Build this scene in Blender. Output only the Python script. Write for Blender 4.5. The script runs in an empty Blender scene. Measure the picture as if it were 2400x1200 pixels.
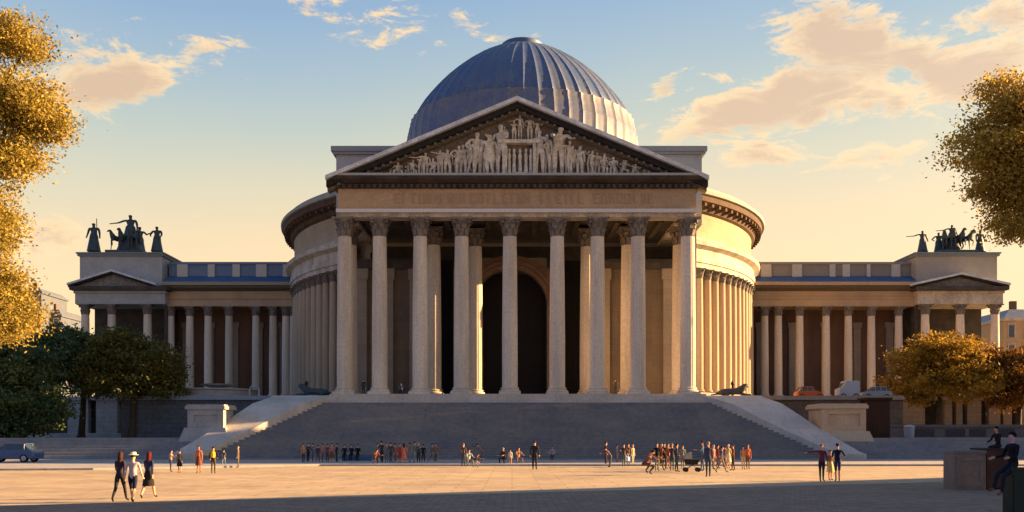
import bpy, math, random
import numpy as np
from mathutils import Vector, Matrix, Euler
random.seed(7)
PI = math.pi
R = math.radians
scene = bpy.context.scene
col = scene.collection
F = 2200.0; CX = 1200.0; HY = 1020.0; CH = 2.25
def wx(px, Y): return (px - CX) * Y / F
def wz(py, Y): return CH + (HY - py) * Y / F

# ------------------------------------------------------------------ camera
cam = bpy.data.objects.new('camera', bpy.data.cameras.new('camera'))
col.objects.link(cam)
cam.location = (0, 0, CH); cam.rotation_euler = (R(90), 0, 0)
cam.data.sensor_width = 36; cam.data.lens = 36 * F / 2400
cam.data.shift_y = (HY - 600) / 2400
cam.data.clip_end = 5000; cam.data.clip_start = 0.3
scene.camera = cam

# ------------------------------------------------------------------ materials
MATS = {}
def srgb(r, g, b):
    f = lambda c: (c / 255 / 12.92) if c / 255 < .04045 else ((c / 255 + .055) / 1.055) ** 2.4
    return (f(r), f(g), f(b))
def mat(name, c, rough=.85, metal=0, c2=None, vscale=.6, stretch=1.0, fine=None, bump=0, bscale=6,
        brick=None, brick_dark=.7, spec=.3, emit=None, wet=0):
    if name in MATS: return MATS[name]
    m = bpy.data.materials.new(name); m.use_nodes = True
    nt = m.node_tree; N = nt.nodes; L = nt.links
    b = N['Principled BSDF']
    b.inputs['Roughness'].default_value = rough; b.inputs['Metallic'].default_value = metal
    b.inputs['Specular IOR Level'].default_value = spec
    tc = N.new('ShaderNodeTexCoord')
    out = None
    rgb = N.new('ShaderNodeRGB'); rgb.outputs[0].default_value = (*c, 1); out = rgb.outputs[0]
    def mixc(fac, a, bcol, mode='MIX'):
        x = N.new('ShaderNodeMix'); x.data_type = 'RGBA'; x.blend_type = mode
        if isinstance(fac, (int, float)): x.inputs[0].default_value = fac
        else: L.new(fac, x.inputs[0])
        L.new(a, x.inputs[6])
        if isinstance(bcol, tuple): x.inputs[7].default_value = (*bcol, 1)
        else: L.new(bcol, x.inputs[7])
        return x.outputs[2]
    geo = N.new('ShaderNodeNewGeometry')
    if c2:
        mp = N.new('ShaderNodeMapping'); L.new(geo.outputs['Position'], mp.inputs[0])
        mp.inputs['Scale'].default_value = (1, 1, stretch)
        n = N.new('ShaderNodeTexNoise'); n.inputs['Scale'].default_value = vscale; n.inputs['Detail'].default_value = 6
        n.inputs['Roughness'].default_value = .65
        L.new(mp.outputs[0], n.inputs[0])
        rp = N.new('ShaderNodeValToRGB'); rp.color_ramp.elements[0].position = .38; rp.color_ramp.elements[1].position = .66
        L.new(n.outputs[0], rp.inputs[0])
        out = mixc(rp.outputs[0], out, c2)
    if fine:
        n2 = N.new('ShaderNodeTexNoise'); n2.inputs['Scale'].default_value = fine[0]; n2.inputs['Detail'].default_value = 4
        L.new(geo.outputs['Position'], n2.inputs[0])
        mr = N.new('ShaderNodeMapRange'); mr.inputs[1].default_value = .3; mr.inputs[2].default_value = .7
        mr.inputs[3].default_value = 1 - fine[1]; mr.inputs[4].default_value = 1 + fine[1]
        L.new(n2.outputs[0], mr.inputs[0])
        out = mixc(1.0, out, mr.outputs[0], 'MULTIPLY')
    h = None
    if brick:
        sx = N.new('ShaderNodeSeparateXYZ'); L.new(geo.outputs['Position'], sx.inputs[0])
        cb = N.new('ShaderNodeCombineXYZ')
        if brick[0] == 'wall':
            ad = N.new('ShaderNodeMath'); ad.operation = 'ADD'; L.new(sx.outputs[0], ad.inputs[0]); L.new(sx.outputs[1], ad.inputs[1])
            L.new(ad.outputs[0], cb.inputs[0]); L.new(sx.outputs[2], cb.inputs[1])
        else:
            L.new(sx.outputs[0], cb.inputs[0]); L.new(sx.outputs[1], cb.inputs[1])
        bt = N.new('ShaderNodeTexBrick'); L.new(cb.outputs[0], bt.inputs[0])
        bt.inputs['Scale'].default_value = 1; bt.inputs['Brick Width'].default_value = brick[1]
        bt.inputs['Row Height'].default_value = brick[2]; bt.inputs['Mortar Size'].default_value = brick[3]
        bt.inputs['Color1'].default_value = (1, 1, 1, 1); bt.inputs['Color2'].default_value = (brick[4],) * 3 + (1,)
        bt.inputs['Mortar'].default_value = (brick_dark,) * 3 + (1,)
        bt.inputs['Mortar Smooth'].default_value = .3
        out = mixc(1.0, out, bt.outputs[0], 'MULTIPLY')
        h = bt.outputs[1]
    L.new(out, b.inputs['Base Color'])
    if bump:
        n3 = N.new('ShaderNodeTexNoise'); n3.inputs['Scale'].default_value = bscale; n3.inputs['Detail'].default_value = 5
        L.new(geo.outputs['Position'], n3.inputs[0])
        bp = N.new('ShaderNodeBump'); bp.inputs['Strength'].default_value = bump; bp.inputs['Distance'].default_value = .05
        L.new(n3.outputs[0], bp.inputs['Height']); L.new(bp.outputs[0], b.inputs['Normal'])
    if emit:
        b.inputs['Emission Color'].default_value = (*emit[0], 1); b.inputs['Emission Strength'].default_value = emit[1]
    MATS[name] = m
    return m
STONE = mat('limestone', (.36, .305, .235), c2=(.27, .23, .185), vscale=.35, stretch=.25, fine=(7, .12), bump=.25, bscale=9, brick=('wall', 1.9, .62, .012, .9), brick_dark=.72)
COLST = mat('column_limestone', (.70, .62, .50), c2=(.47, .41, .33), vscale=.5, stretch=.12, fine=(5, .12), bump=.2, bscale=8)
TRIM = mat('carved_limestone', (.57, .51, .41), c2=(.33, .29, .235), vscale=.8, stretch=.5, fine=(6, .2), bump=.3, bscale=7)
FRIEZE = mat('ochre_frieze_stone', (.47, .33, .195), c2=(.35, .26, .165), vscale=.3, fine=(6, .12), bump=.15)
DARKST = mat('shaded_stone', (.085, .072, .06), c2=(.045, .04, .035), vscale=.7, fine=(6, .2), bump=.3)  # dark tone stands in for shade in the porch, recesses and under cornices
WARMST = mat('honey_limestone', (.50, .36, .20), c2=(.40, .27, .14), vscale=.4, stretch=.2, fine=(6, .12), bump=.2, bscale=8)
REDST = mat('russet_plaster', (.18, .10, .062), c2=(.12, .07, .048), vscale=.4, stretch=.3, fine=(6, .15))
LEAD = mat('blue_lead_roofing', (.07, .115, .225), rough=.5, metal=.1, c2=(.12, .145, .20), vscale=.35, stretch=.3, fine=(3, .18), bump=.1)
SLATE = mat('blue_slate', (.055, .12, .26), rough=.7, c2=(.08, .14, .24), vscale=.6, fine=(5, .2), brick=('wall', .5, .3, .03, .8))
BRONZE = mat('dark_bronze', (.035, .06, .085), rough=.55, metal=.3, c2=(.06, .085, .08), vscale=2, fine=(9, .2))
STEP = mat('step_stone', (.22, .235, .26), c2=(.31, .30, .28), vscale=.22, stretch=3, fine=(2.2, .13), bump=.15, brick=('floor', 2.4, 40, .02, .93))
CHEEK = mat('pale_cheek_stone', (.58, .53, .46), c2=(.48, .43, .37), vscale=.4, fine=(5, .12), bump=.15, brick=('floor', 2.2, 1.4, .02, .92))
DOORM = mat('dark_oak', (.012, .010, .010), rough=.7)
GLASSD = mat('dark_window_glass', (.05, .07, .09), rough=.15, spec=.5)
IRON = mat('black_iron', (.02, .022, .025), rough=.6)

# ------------------------------------------------------------------ object helpers
def tag(o, label=None, cat=None, group=None, kind=None):
    if label: o['label'] = label
    if cat: o['category'] = cat
    if group: o['group'] = group
    if kind: o['kind'] = kind
    return o
def empty(name, loc, rz=0, **k):
    o = bpy.data.objects.new(name, None); col.objects.link(o)
    o.location = loc; o.rotation_euler = (0, 0, rz); o.empty_display_size = .5
    tag(o, **k); return o
def worldloc(o):
    v = Vector((0, 0, 0))
    while o: v += Vector(o.location); o = o.parent
    return v
class MB:
    def __init__(s): s.v = []; s.f = []; s.mi = []; s.cur = 0
    def add(s, vs, fs):
        n = len(s.v); s.v += [tuple(p) for p in vs]
        s.f += [tuple(i + n for i in f) for f in fs]; s.mi += [s.cur] * len(fs); return s
    def box(s, x0, x1, y0, y1, z0, z1):
        return s.add([(x0,y0,z0),(x1,y0,z0),(x1,y1,z0),(x0,y1,z0),(x0,y0,z1),(x1,y0,z1),(x1,y1,z1),(x0,y1,z1)],
                     [(0,3,2,1),(4,5,6,7),(0,1,5,4),(1,2,6,5),(2,3,7,6),(3,0,4,7)])
    def cbox(s, c, d, rz=0, bev=0):
        hx, hy, hz = d[0]/2, d[1]/2, d[2]/2; M = Matrix.Rotation(rz, 3, 'Z')
        vs = [Vector(c) + M @ Vector((x*hx, y*hy, z*hz)) for z in (-1,1) for x, y in ((-1,-1),(1,-1),(1,1),(-1,1))]
        return s.add(vs, [(0,3,2,1),(4,5,6,7),(0,1,5,4),(1,2,6,5),(2,3,7,6),(3,0,4,7)])
    def hexa(s, bot, top):   # 4 bottom pts ccw, 4 top pts
        return s.add(list(bot)+list(top), [(0,3,2,1),(4,5,6,7),(0,1,5,4),(1,2,6,5),(2,3,7,6),(3,0,4,7)])
    def prism_xz(s, poly, y0, y1):   # poly in xz (ccw seen from -y)
        n = len(poly); vs = [(x, y0, z) for x, z in poly] + [(x, y1, z) for x, z in poly]
        fs = [tuple(range(n)), tuple(range(2*n-1, n-1, -1))]
        for i in range(n): j = (i+1) % n; fs.append((j, i, n+i, n+j))
        return s.add(vs, fs)
    def prism_yz(s, poly, x0, x1):
        n = len(poly); vs = [(x0, y, z) for y, z in poly] + [(x1, y, z) for y, z in poly]
        fs = [tuple(range(n)), tuple(range(2*n-1, n-1, -1))]
        for i in range(n): j = (i+1) % n; fs.append((j, i, n+i, n+j))
        return s.add(vs, fs)
    def prism_xy(s, poly, z0, z1):
        n = len(poly); vs = [(x, y, z0) for x, y in poly] + [(x, y, z1) for x, y in poly]
        fs = [tuple(range(n-1, -1, -1)), tuple(range(n, 2*n))]
        for i in range(n): j = (i+1) % n; fs.append((i, j, n+j, n+i))
        return s.add(vs, fs)
    def lathe(s, prof, seg=32, c=(0,0,0), a0=0, a1=2*PI, rf=None):
        full = abs(a1 - a0 - 2*PI) < 1e-6; m = seg if full else seg + 1
        vs = []
        for r, z in prof:
            for i in range(m):
                a = a0 + (a1-a0)*i/seg; rr = r if rf is None else rf(r, z, a)
                vs.append((c[0]+rr*math.cos(a), c[1]+rr*math.sin(a), c[2]+z))
        fs = []
        for k in range(len(prof)-1):
            for i in range(seg):
                j = (i+1) % m; fs.append((k*m+i, k*m+j, (k+1)*m+j, (k+1)*m+i))
        if full:
            if prof[0][0] > 1e-4: fs.append(tuple(range(m-1, -1, -1)))
            if prof[-1][0] > 1e-4: fs.append(tuple((len(prof)-1)*m+i for i in range(m)))
        return s.add(vs, fs)
    def tube(s, pts, rad, seg=8):
        pts = [Vector(p) for p in pts]; n = len(pts)
        if not hasattr(rad, '__len__'): rad = [rad]*n
        vs = []
        for i, p in enumerate(pts):
            d = (pts[min(i+1, n-1)] - pts[max(i-1, 0)]).normalized()
            u = d.cross(Vector((0, 0, 1)) if abs(d.z) < .9 else Vector((0, 1, 0))).normalized(); w = d.cross(u)
            for k in range(seg):
                a = 2*PI*k/seg; vs.append(p + rad[i]*(u*math.cos(a) + w*math.sin(a)))
        fs = []
        for i in range(n-1):
            for k in range(seg):
                j = (k+1) % seg; fs.append((i*seg+k, (i+1)*seg+k, (i+1)*seg+j, i*seg+j))
        fs.append(tuple(range(seg))); fs.append(tuple((n-1)*seg+k for k in range(seg-1, -1, -1)))
        return s.add(vs, fs)
    def build(s, name, m, parent=None, smooth=False, world=True, loc=None, fix=True):
        me = bpy.data.meshes.new(name)
        off = worldloc(parent) if (parent and world) else Vector((0, 0, 0))
        me.from_pydata([(x-off.x, y-off.y, z-off.z) for x, y, z in s.v], [], s.f)
        ms = m if isinstance(m, (list, tuple)) else [m]
        for q in ms: me.materials.append(q)
        if len(ms) > 1: me.polygons.foreach_set('material_index', s.mi)
        me.update(); 
        if fix:
            import bmesh
            bm = bmesh.new(); bm.from_mesh(me); bmesh.ops.recalc_face_normals(bm, faces=bm.faces); bm.to_mesh(me); bm.free()
        if smooth:
            me.polygons.foreach_set('use_smooth', [True]*len(me.polygons))
            try: me.set_sharp_from_angle(angle=R(40))
            except Exception: pass
        o = bpy.data.objects.new(name, me); col.objects.link(o)
        if parent: o.parent = parent
        if loc: o.location = loc
        return o
def copy_tree(o, parent=None):
    c = o.copy(); col.objects.link(c); c.parent = parent
    for ch in list(o.children): copy_tree(ch, c)
    return c

# ------------------------------------------------------------------ world sky
SUN_AZ = R(10)      # sun stands to the right, 10 degrees behind the facade plane
SUN_EL = R(15)
w = bpy.data.worlds.new('World'); scene.world = w; w.use_nodes = True
nt = w.node_tree; N = nt.nodes; L = nt.links
bg = N['Background']
def math_(op, a, b=None, c=None, clamp=False):
    x = N.new('ShaderNodeMath'); x.operation = op; x.use_clamp = clamp
    for i, q in enumerate((a, b, c)):
        if q is None: continue
        if isinstance(q, (int, float)): x.inputs[i].default_value = q
        else: L.new(q, x.inputs[i])
    return x.outputs[0]
def mrange(v, a, b, c=0, d=1, smooth=True):
    x = N.new('ShaderNodeMapRange'); x.interpolation_type = 'SMOOTHSTEP' if smooth else 'LINEAR'
    L.new(v, x.inputs[0])
    for i, q in enumerate((a, b, c, d)): x.inputs[i+1].default_value = q
    return x.outputs[0]
def mixw(fac, a, b):
    x = N.new('ShaderNodeMix'); x.data_type = 'RGBA'
    if isinstance(fac, (int, float)): x.inputs[0].default_value = fac
    else: L.new(fac, x.inputs[0])
    for i, q in ((6, a), (7, b)):
        if isinstance(q, tuple): x.inputs[i].default_value = (*q, 1)
        else: L.new(q, x.inputs[i])
    return x.outputs[2]
tc = N.new('ShaderNodeTexCoord'); sep = N.new('ShaderNodeSeparateXYZ'); L.new(tc.outputs['Generated'], sep.inputs[0])
dx, dy, dz = sep.outputs
az = math_('MULTIPLY', math_('ARCTAN2', dx, dy), 180/PI)
el = math_('MULTIPLY', math_('ARCSINE', dz), 180/PI)
sunny = math_('MAXIMUM', math_('MINIMUM', math_('MULTIPLY', az, .055), 4.0), -2.0)
ele = math_('SUBTRACT', el, sunny)
nz = N.new('ShaderNodeTexNoise'); nz.inputs['Scale'].default_value = 2.2; nz.inputs['Detail'].default_value = 3
L.new(tc.outputs['Generated'], nz.inputs[0])
ele = math_('ADD', ele, math_('MULTIPLY', math_('SUBTRACT', nz.outputs[0], .5), 4.0))
rp = N.new('ShaderNodeValToRGB'); L.new(mrange(ele, -2, 62, 0, 1, False), rp.inputs[0])
stops = [(0, (253, 200, 142)), (6, (254, 208, 146)), (9.5, (249, 210, 150)), (12.5, (236, 207, 156)), (15.5, (214, 202, 166)),
         (18.5, (187, 192, 176)), (21.5, (163, 180, 186)), (25, (138, 165, 192)), (34, (110, 142, 174)), (60, (70, 105, 150))]
cr = rp.color_ramp
for i, (d, c) in enumerate(stops):
    p = (d + 2) / 64
    e = cr.elements[i] if i < 2 else cr.elements.new(p)
    e.position = p; e.color = (*srgb(*c), 1)
# colder, dimmer sky away from the sun and behind the camera
back = mrange(dy, -.35, .45, 0, 1)
rp2 = N.new('ShaderNodeValToRGB'); L.new(mrange(el, 0, 50, 0, 1, False), rp2.inputs[0])
rp2.color_ramp.elements[0].color = (*srgb(212, 182, 152), 1); rp2.color_ramp.elements[1].color = (*srgb(88, 116, 156), 1)
grad = mixw(back, rp2.outputs[0], rp.outputs[0])
leftside = mrange(az, -38, -85, 0, .85)
grad = mixw(leftside, grad, srgb(72, 112, 172))
# clouds
def ellipse(a0, e0, ra, re, tilt=0):
    t = R(tilt); u = math_('SUBTRACT', az, a0); v = math_('SUBTRACT', el, e0)
    p = math_('ADD', math_('MULTIPLY', u, math.cos(t)/ra), math_('MULTIPLY', v, math.sin(t)/ra))
    q = math_('ADD', math_('MULTIPLY', u, -math.sin(t)/re), math_('MULTIPLY', v, math.cos(t)/re))
    r2 = math_('ADD', math_('MULTIPLY', p, p), math_('MULTIPLY', q, q))
    return math_('SUBTRACT', 1.0, math_('SQRT', r2))
def azel(px, py):
    a = math.atan((px-CX)/F); e = math.atan((HY-py)/F*math.cos(a)); return math.degrees(a), math.degrees(e)
cm = N.new('ShaderNodeCombineXYZ'); L.new(math_('MULTIPLY', az, .12), cm.inputs[0]); L.new(math_('MULTIPLY', el, .34), cm.inputs[1])
cn = N.new('ShaderNodeTexNoise'); cn.inputs['Scale'].default_value = 2.0; cn.inputs['Detail'].default_value = 9; cn.inputs['Roughness'].default_value = .70
cn.inputs['Distortion'].default_value = .4
L.new(cm.outputs[0], cn.inputs[0])
cm2 = N.new('ShaderNodeCombineXYZ'); L.new(math_('MULTIPLY', az, .12), cm2.inputs[0]); L.new(math_('MULTIPLY', math_('ADD', el, .55), .34), cm2.inputs[1])
cn2 = N.new('ShaderNodeTexNoise'); cn2.inputs['Scale'].default_value = 2.0; cn2.inputs['Detail'].default_value = 5; cn2.inputs['Roughness'].default_value = .5
cn2.inputs['Distortion'].default_value = .4
L.new(cm2.outputs[0], cn2.inputs[0])
spots = [  # px, py, half width px, half height px, tilt
    (240, 190, 250, 75, 16), (430, 130, 150, 45, 14), (110, 230, 160, 60, 0), (560, 122, 40, 18, 0),
    (900, 30, 260, 70, -4), (1950, 90, 200, 75, -12), (1900, 215, 380, 95, 10), (2260, 170, 260, 80, 6), (1780, 345, 130, 60, 6),
    (2380, 40, 130, 70, 0), (1560, 215, 60, 30, 0), (2050, 370, 220, 40, 0), (1640, 250, 120, 50, 10), (120, 560, 260, 50, 4), (330, 640, 260, 40, 0)]
wts = [1.25, 1.15, 1.0, .75, .68, 1.4, 1.5, 1.35, 1.0, 1.2, .8, .75, 1.1, .62, .55]
mask = None
for (px, py, hw, hh, tl), wt in zip(spots, wts):
    a, e = azel(px, py); s_ = 180/PI/F*.93
    m_ = math_('MULTIPLY', ellipse(a, e, hw*s_*1.3, hh*s_*1.45, tl), wt)
    mask = m_ if mask is None else math_('MAXIMUM', mask, m_)
mask = math_('MAXIMUM', mask, -.6)
# a few free clouds elsewhere in the sky
far = math_('MULTIPLY', mrange(math_('ABSOLUTE', az), 32, 45, 0, 1), mrange(el, 8, 20, 0, .4))
mask = math_('MAXIMUM', mask, math_('SUBTRACT', far, .35))
dens = math_('ADD', mask, math_('MULTIPLY', math_('SUBTRACT', cn.outputs[0], .53), 3.9))
cover = mrange(dens, .26, .74, 0, .9)
lum = mrange(math_('ADD', dens, math_('MULTIPLY', math_('SUBTRACT', cn2.outputs[0], cn.outputs[0]), 1.6)), .40, 1.15, 1, 0)
ccol = mixw(lum, srgb(218, 178, 132), srgb(254, 216, 154))
skyc = mixw(cover, grad, ccol)
ny = N.new('ShaderNodeTexSky'); ny.sky_type = 'NISHITA'; ny.sun_disc = False
ny.sun_elevation = SUN_EL; ny.sun_rotation = R(90) - SUN_AZ
ny.air_density = 1.0; ny.dust_density = 2.0
nys = N.new('ShaderNodeMix'); nys.data_type = 'RGBA'; nys.blend_type = 'MULTIPLY'; nys.inputs[0].default_value = 1
L.new(ny.outputs[0], nys.inputs[6]); nys.inputs[7].default_value = (.9, .9, .9, 1)
NISH = .05
final = mixw(NISH, skyc, nys.outputs[2])
L.new(final, bg.inputs[0]); bg.inputs[1].default_value = .25
# sun
sd = bpy.data.lights.new('sun', 'SUN'); so = bpy.data.objects.new('sun', sd); col.objects.link(so)
sd.energy = 5; sd.angle = R(.5); sd.color = (1.0, .60, .27)
S = Vector((math.cos(SUN_AZ)*math.cos(SUN_EL), math.sin(SUN_AZ)*math.cos(SUN_EL), math.sin(SUN_EL)))
so.rotation_euler = S.to_track_quat('Z', 'Y').to_euler(); so.location = (80, 60, 60)
scene.view_settings.view_transform = 'Standard'; scene.view_settings.look = 'None'
scene.view_settings.exposure = 2.12; scene.view_settings.gamma = 1
scene.render.film_transparent = False
scene.cycles.max_bounces = 6; scene.cycles.diffuse_bounces = 4
# ------------------------------------------------------------------ ground and terraces
PLAZA = mat('plaza_sand_paving', (.51, .40, .26), c2=(.39, .305, .205), vscale=.16, fine=(.9, .14), bump=.25, bscale=3, brick=('floor', 2.4, 1.2, .05, .86), brick_dark=.68)
COBBLE = mat('shaded_setts', (.29, .205, .15), c2=(.225, .17, .135), vscale=.35, fine=(2.5, .22), bump=.5, bscale=8, brick=('floor', .55, .3, .035, .75), brick_dark=.6)
KERB = mat('kerb_stone', (.42, .40, .37), c2=(.34, .33, .31), vscale=.5, fine=(3, .1), brick=('floor', 1.2, 3.0, .02, .9))
TERR = mat('terrace_paving', (.33, .30, .26), c2=(.27, .25, .22), vscale=.5, fine=(3, .1), brick=('floor', 1.2, 1.2, .02, .9))
m = MB(); m.box(-900, 900, -300, 1600, -.5, 0)
tag(m.build('ground', PLAZA), kind='structure')
# near setts, cut along the foreground shadow's edge; shade put into their colour
m = MB(); m.prism_xy([(-60, -40), (80, -40), (80, 66), (25, 47.0), (5, 38.5), (-18, 29.2), (-60, 12)], .002, .008)
tag(m.build('shaded_road', COBBLE), kind='structure')
# low kerbed pavement along the foot of the monument
m = MB(); m.prism_xy([(-75, 52), (-27, 60.5), (-14, 68.5), (75, 68.5), (75, 83), (-75, 83)], .003, .13)
tag(m.build('pavement', KERB), kind='structure')
# lower terrace with long steps
m = MB(); n = 6
for i in range(n):
    y0 = 82.5 + i*.75; z1 = .13 + (i+1)*.31
    y1 = y0 + .75 if i < n-1 else 87.25
    for s in (-1, 1):
        xa, xb = (.5 + s*(19.2 + (94 - y_)*.74 + 1) for y_ in (y0, y1))
        q = [(xa, y0), (s*80, y0), (s*80, y1), (xb, y1)]
        m.prism_xy(q if s > 0 else q[::-1], 0, z1 if i < n-1 else 2.0)
for s in (-1, 1):
    q = [(.5 + s*(19.2 + 6.75*.74 + 1), 87.25), (s*80, 87.25), (s*80, 114), (s*24, 114)]
    m.prism_xy(q if s > 0 else q[::-1], 0, 2.0)
tag(m.build('terrace_steps', STEP), kind='structure')
TZ = 6.1
m = MB()
for s in (-1, 1):
    pts = [(s*20, 99), (s*41, 99.01), (s*41, 113), (s*85, 113), (s*85, 190), (s*20, 190)]
    if s < 0: pts = pts[::-1]
    m.prism_xy(pts, 0, TZ)
m.box(-20, 20, 94.6, 190, 0, TZ - .004)
tag(m.build('terrace', TERR), kind='structure')

# ------------------------------------------------------------------ great staircase
st = empty('great_staircase', (.5, 94.5, 0), label='broad grey stone staircase climbing to the columned porch, flanked by sloping cheeks', cat='staircase')
m = MB(); n = 24; Y0, Y1 = 82.0, 94.0; ZT = 5.5; c = .5
def hw(Y): return 19.2 + (94 - Y) * .74
for i in range(n):
    ya = Y0 + (Y1-Y0)*i/n; yb = Y0 + (Y1-Y0)*(i+1)/n + (.6 if i == n-1 else 0); z = ZT*(i+1)/n
    zz = z - ZT/n*1.6 if i else 0
    m.hexa([(c-hw(ya), ya, zz), (c+hw(ya), ya, zz), (c+hw(yb), yb, zz), (c-hw(yb), yb, zz)],
           [(c-hw(ya), ya, z), (c+hw(ya), ya, z), (c+hw(yb), yb, z), (c-hw(yb), yb, z)])
    e = .07
    if 1:
        m.hexa([(c-hw(ya)+.02, ya-e, z-.07), (c+hw(ya)-.02, ya-e, z-.07), (c+hw(ya)-.02, ya-.001, z-.07), (c-hw(ya)+.02, ya-.001, z-.07)],
               [(c-hw(ya)+.02, ya-e, z-.002), (c+hw(ya)-.02, ya-e, z-.002), (c+hw(ya)-.02, ya-.001, z-.002), (c-hw(ya)+.02, ya-.001, z-.002)])
m.build('step_flight', STEP, st)
for s in (-1, 1):
    m = MB(); W_ = 5.6
    prof = [(94.6, 6.25), (91.5, 5.35), (86.5, 2.75), (82.2, .75), (81.6, .6)]
    for (ya, za), (yb, zb) in zip(prof[:-1], prof[1:]):
        wa = W_ - (94.6-ya)*.28; wb = W_ - (94.6-yb)*.28
        q = [(c+s*(hw(ya)-.15), ya), (c+s*(hw(yb)-.15), yb), (c+s*(hw(yb)+wb), yb), (c+s*(hw(ya)+wa), ya)]
        zs = [za, zb, zb, za]
        m.hexa([(x, y, 0) for x, y in q], [(x, y, z) for (x, y), z in zip(q, zs)])
    m.box(*sorted((c+s*19.05, c+s*(19.2+W_))), 94.6, 99.2, 0, 6.25)
    m.build('cheek_wall', CHEEK, st)
m = MB()
m.box(-19.0, 20.2, 94.02, 95.0, 4.9, 5.75); m.box(-18.7, 19.9, 94.35, 95.3, 5.75, 6.12); m.box(-18.4, 19.6, 94.7, 108, 6.12, 6.42)
m.build('landing', CHEEK, st)
PZ = 6.42

# ------------------------------------------------------------------ columns
def make_column(name, h, r, parent, flutes=20, full=True, mt=COLST, loc=(0, 0, 0), capmat=None, leaves=True, lowres=False):
    seg = flutes*4 if not lowres else 16
    bh = r*.9; ch = r*2.3
    def rf(rr, z, a): return rr*(1 - (.045 if not lowres else 0)*max(0, math.cos(a*flutes))**.5 if math.cos(a*flutes) > 0 else 1) if rr > 0 else 0
    m = MB(); prof = [(r, bh), (r*.998, bh + (h-bh-ch)*.33), (r*.93, bh + (h-bh-ch)*.75), (r*.86, h-ch)]
    m.lathe(prof, seg, rf=rf)
    sh = m.build(name, mt, parent, smooth=False, world=False, loc=loc)
    m = MB()
    m.box(-r*1.38, r*1.38, -r*1.38, r*1.38, 0, bh*.35)
    m.lathe([(r*1.3, bh*.35), (r*1.36, bh*.48), (r*1.3, bh*.6), (r*1.12, bh*.66), (r*1.1, bh*.76), (r*1.2, bh*.84), (r*1.16, bh*.94), (r*1.0, bh)], 20 if lowres else 32)
    m.build('base', mt, sh, world=False)
    m = MB(); z0 = h-ch
    m.lathe([(r*.86, z0-.02), (r*.95, z0), (r*.86, z0+ch*.05), (r*.86, z0+ch*.4), (r*.98, z0+ch*.7), (r*1.2, z0+ch*.88)], 20)
    if leaves:
        for row, (zz, hh, ro, ri, off) in enumerate(((.04, .42, .30, .88, 0), (.30, .45, .40, .90, .5))):
            for k in range(8):
                a = 2*PI*(k+off)/8; ca, sa = math.cos(a), math.sin(a)
                pts = [(ri, zz, .30), (ri+.10, zz+hh*.55, .32), (ri+ro*.75, zz+hh*.92, .24), (ri+ro, zz+hh*.82, .12)]
                vs = []
                for d, z, wd in pts:
                    for sgn in (-1, 1):
                        vs.append(((ca*d - sa*sgn*wd)*r, (sa*d + ca*sgn*wd)*r, z0 + z*ch))
                for d, z, wd in pts:
                    for sgn in (-1, 1):
                        vs.append(((ca*(d-.09) - sa*sgn*wd*.9)*r, (sa*(d-.09) + ca*sgn*wd*.9)*r, z0 + (z-.02)*ch))
                fs = [(i*2, i*2+1, i*2+3, i*2+2) for i in range(3)] + [(8+i*2, 8+i*2+2, 8+i*2+3, 8+i*2+1) for i in range(3)]
                fs += [(0, 2, 10, 8), (2, 4, 12, 10), (4, 6, 14, 12), (1, 9, 11, 3), (3, 11, 13, 5), (5, 13, 15, 7), (6, 7, 15, 14)]
                m.add(vs, fs)
        for k in range(4):
            a = PI/4 + k*PI/2; d = r*1.28
            m.cbox((d*math.cos(a), d*math.sin(a), z0+ch*.80), (r*.42, r*.22, ch*.20), a)
    m.prism_xy([(x*r, y*r) for x, y in ((-1.4,-1.4),(-.5,-1.16),(.5,-1.16),(1.4,-1.4),(1.16,-.5),(1.16,.5),(1.4,1.4),(.5,1.16),(-.5,1.16),(-1.4,1.4),(-1.16,.5),(-1.16,-.5))], z0+ch*.88, h)
    m.build('capital', capmat or TRIM, sh, world=False)
    return sh

# ------------------------------------------------------------------ central domed building
bd = empty('domed_building', (1, 100, PZ), label='monumental stone temple with blue dome, carved pediment and nine tall front columns', cat='building')
CAPD = mat('shaded_capital_stone', (.22, .19, .16), c2=(.12, .105, .09), vscale=2, fine=(7, .3), bump=.4)  # shadow on the capitals is put into this darker colour
CT = wz(513, 96)
cpx = [808, 890, 985, 1082, 1195, 1306, 1400, 1495, 1612]
first = None
for i, px in enumerate(cpx):
    X = wx(px, 96)
    if first is None:
        first = make_column('front_column', CT-PZ, .80, bd, flutes=16, loc=(X-1, 96-100, 0), capmat=CAPD)
    else:
        o = copy_tree(first, bd); o.location = (X-1, -4, 0)
inner = [(-17.3, 100.4), (-8.35, 100.4), (-3.95, 101.2), (8.1, 101.2), (12.4, 100.4), (17.9, 100.4)]
for X, Y in inner:
    o = copy_tree(first, bd); o.name = 'inner_column'; o.location = (X-1, Y-100, 0)
# porch wall with doors
m = MB(); WY0, WY1 = 105.0, 106.2; WT = 20.9
door_x = [(wx(1003, 105), wx(1062, 105)), (wx(1112, 105), wx(1282, 105)), (wx(1322, 105), wx(1380, 105))]
xs = [-18.2, door_x[0][0], door_x[0][1], door_x[1][0], door_x[1][1], door_x[2][0], door_x[2][1], 19.2]
for a, b in ((0, 1), (2, 3), (4, 5), (6, 7)): m.box(xs[a], xs[b], WY0, WY1, PZ-.3, WT)
ds = 17.5
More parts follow.
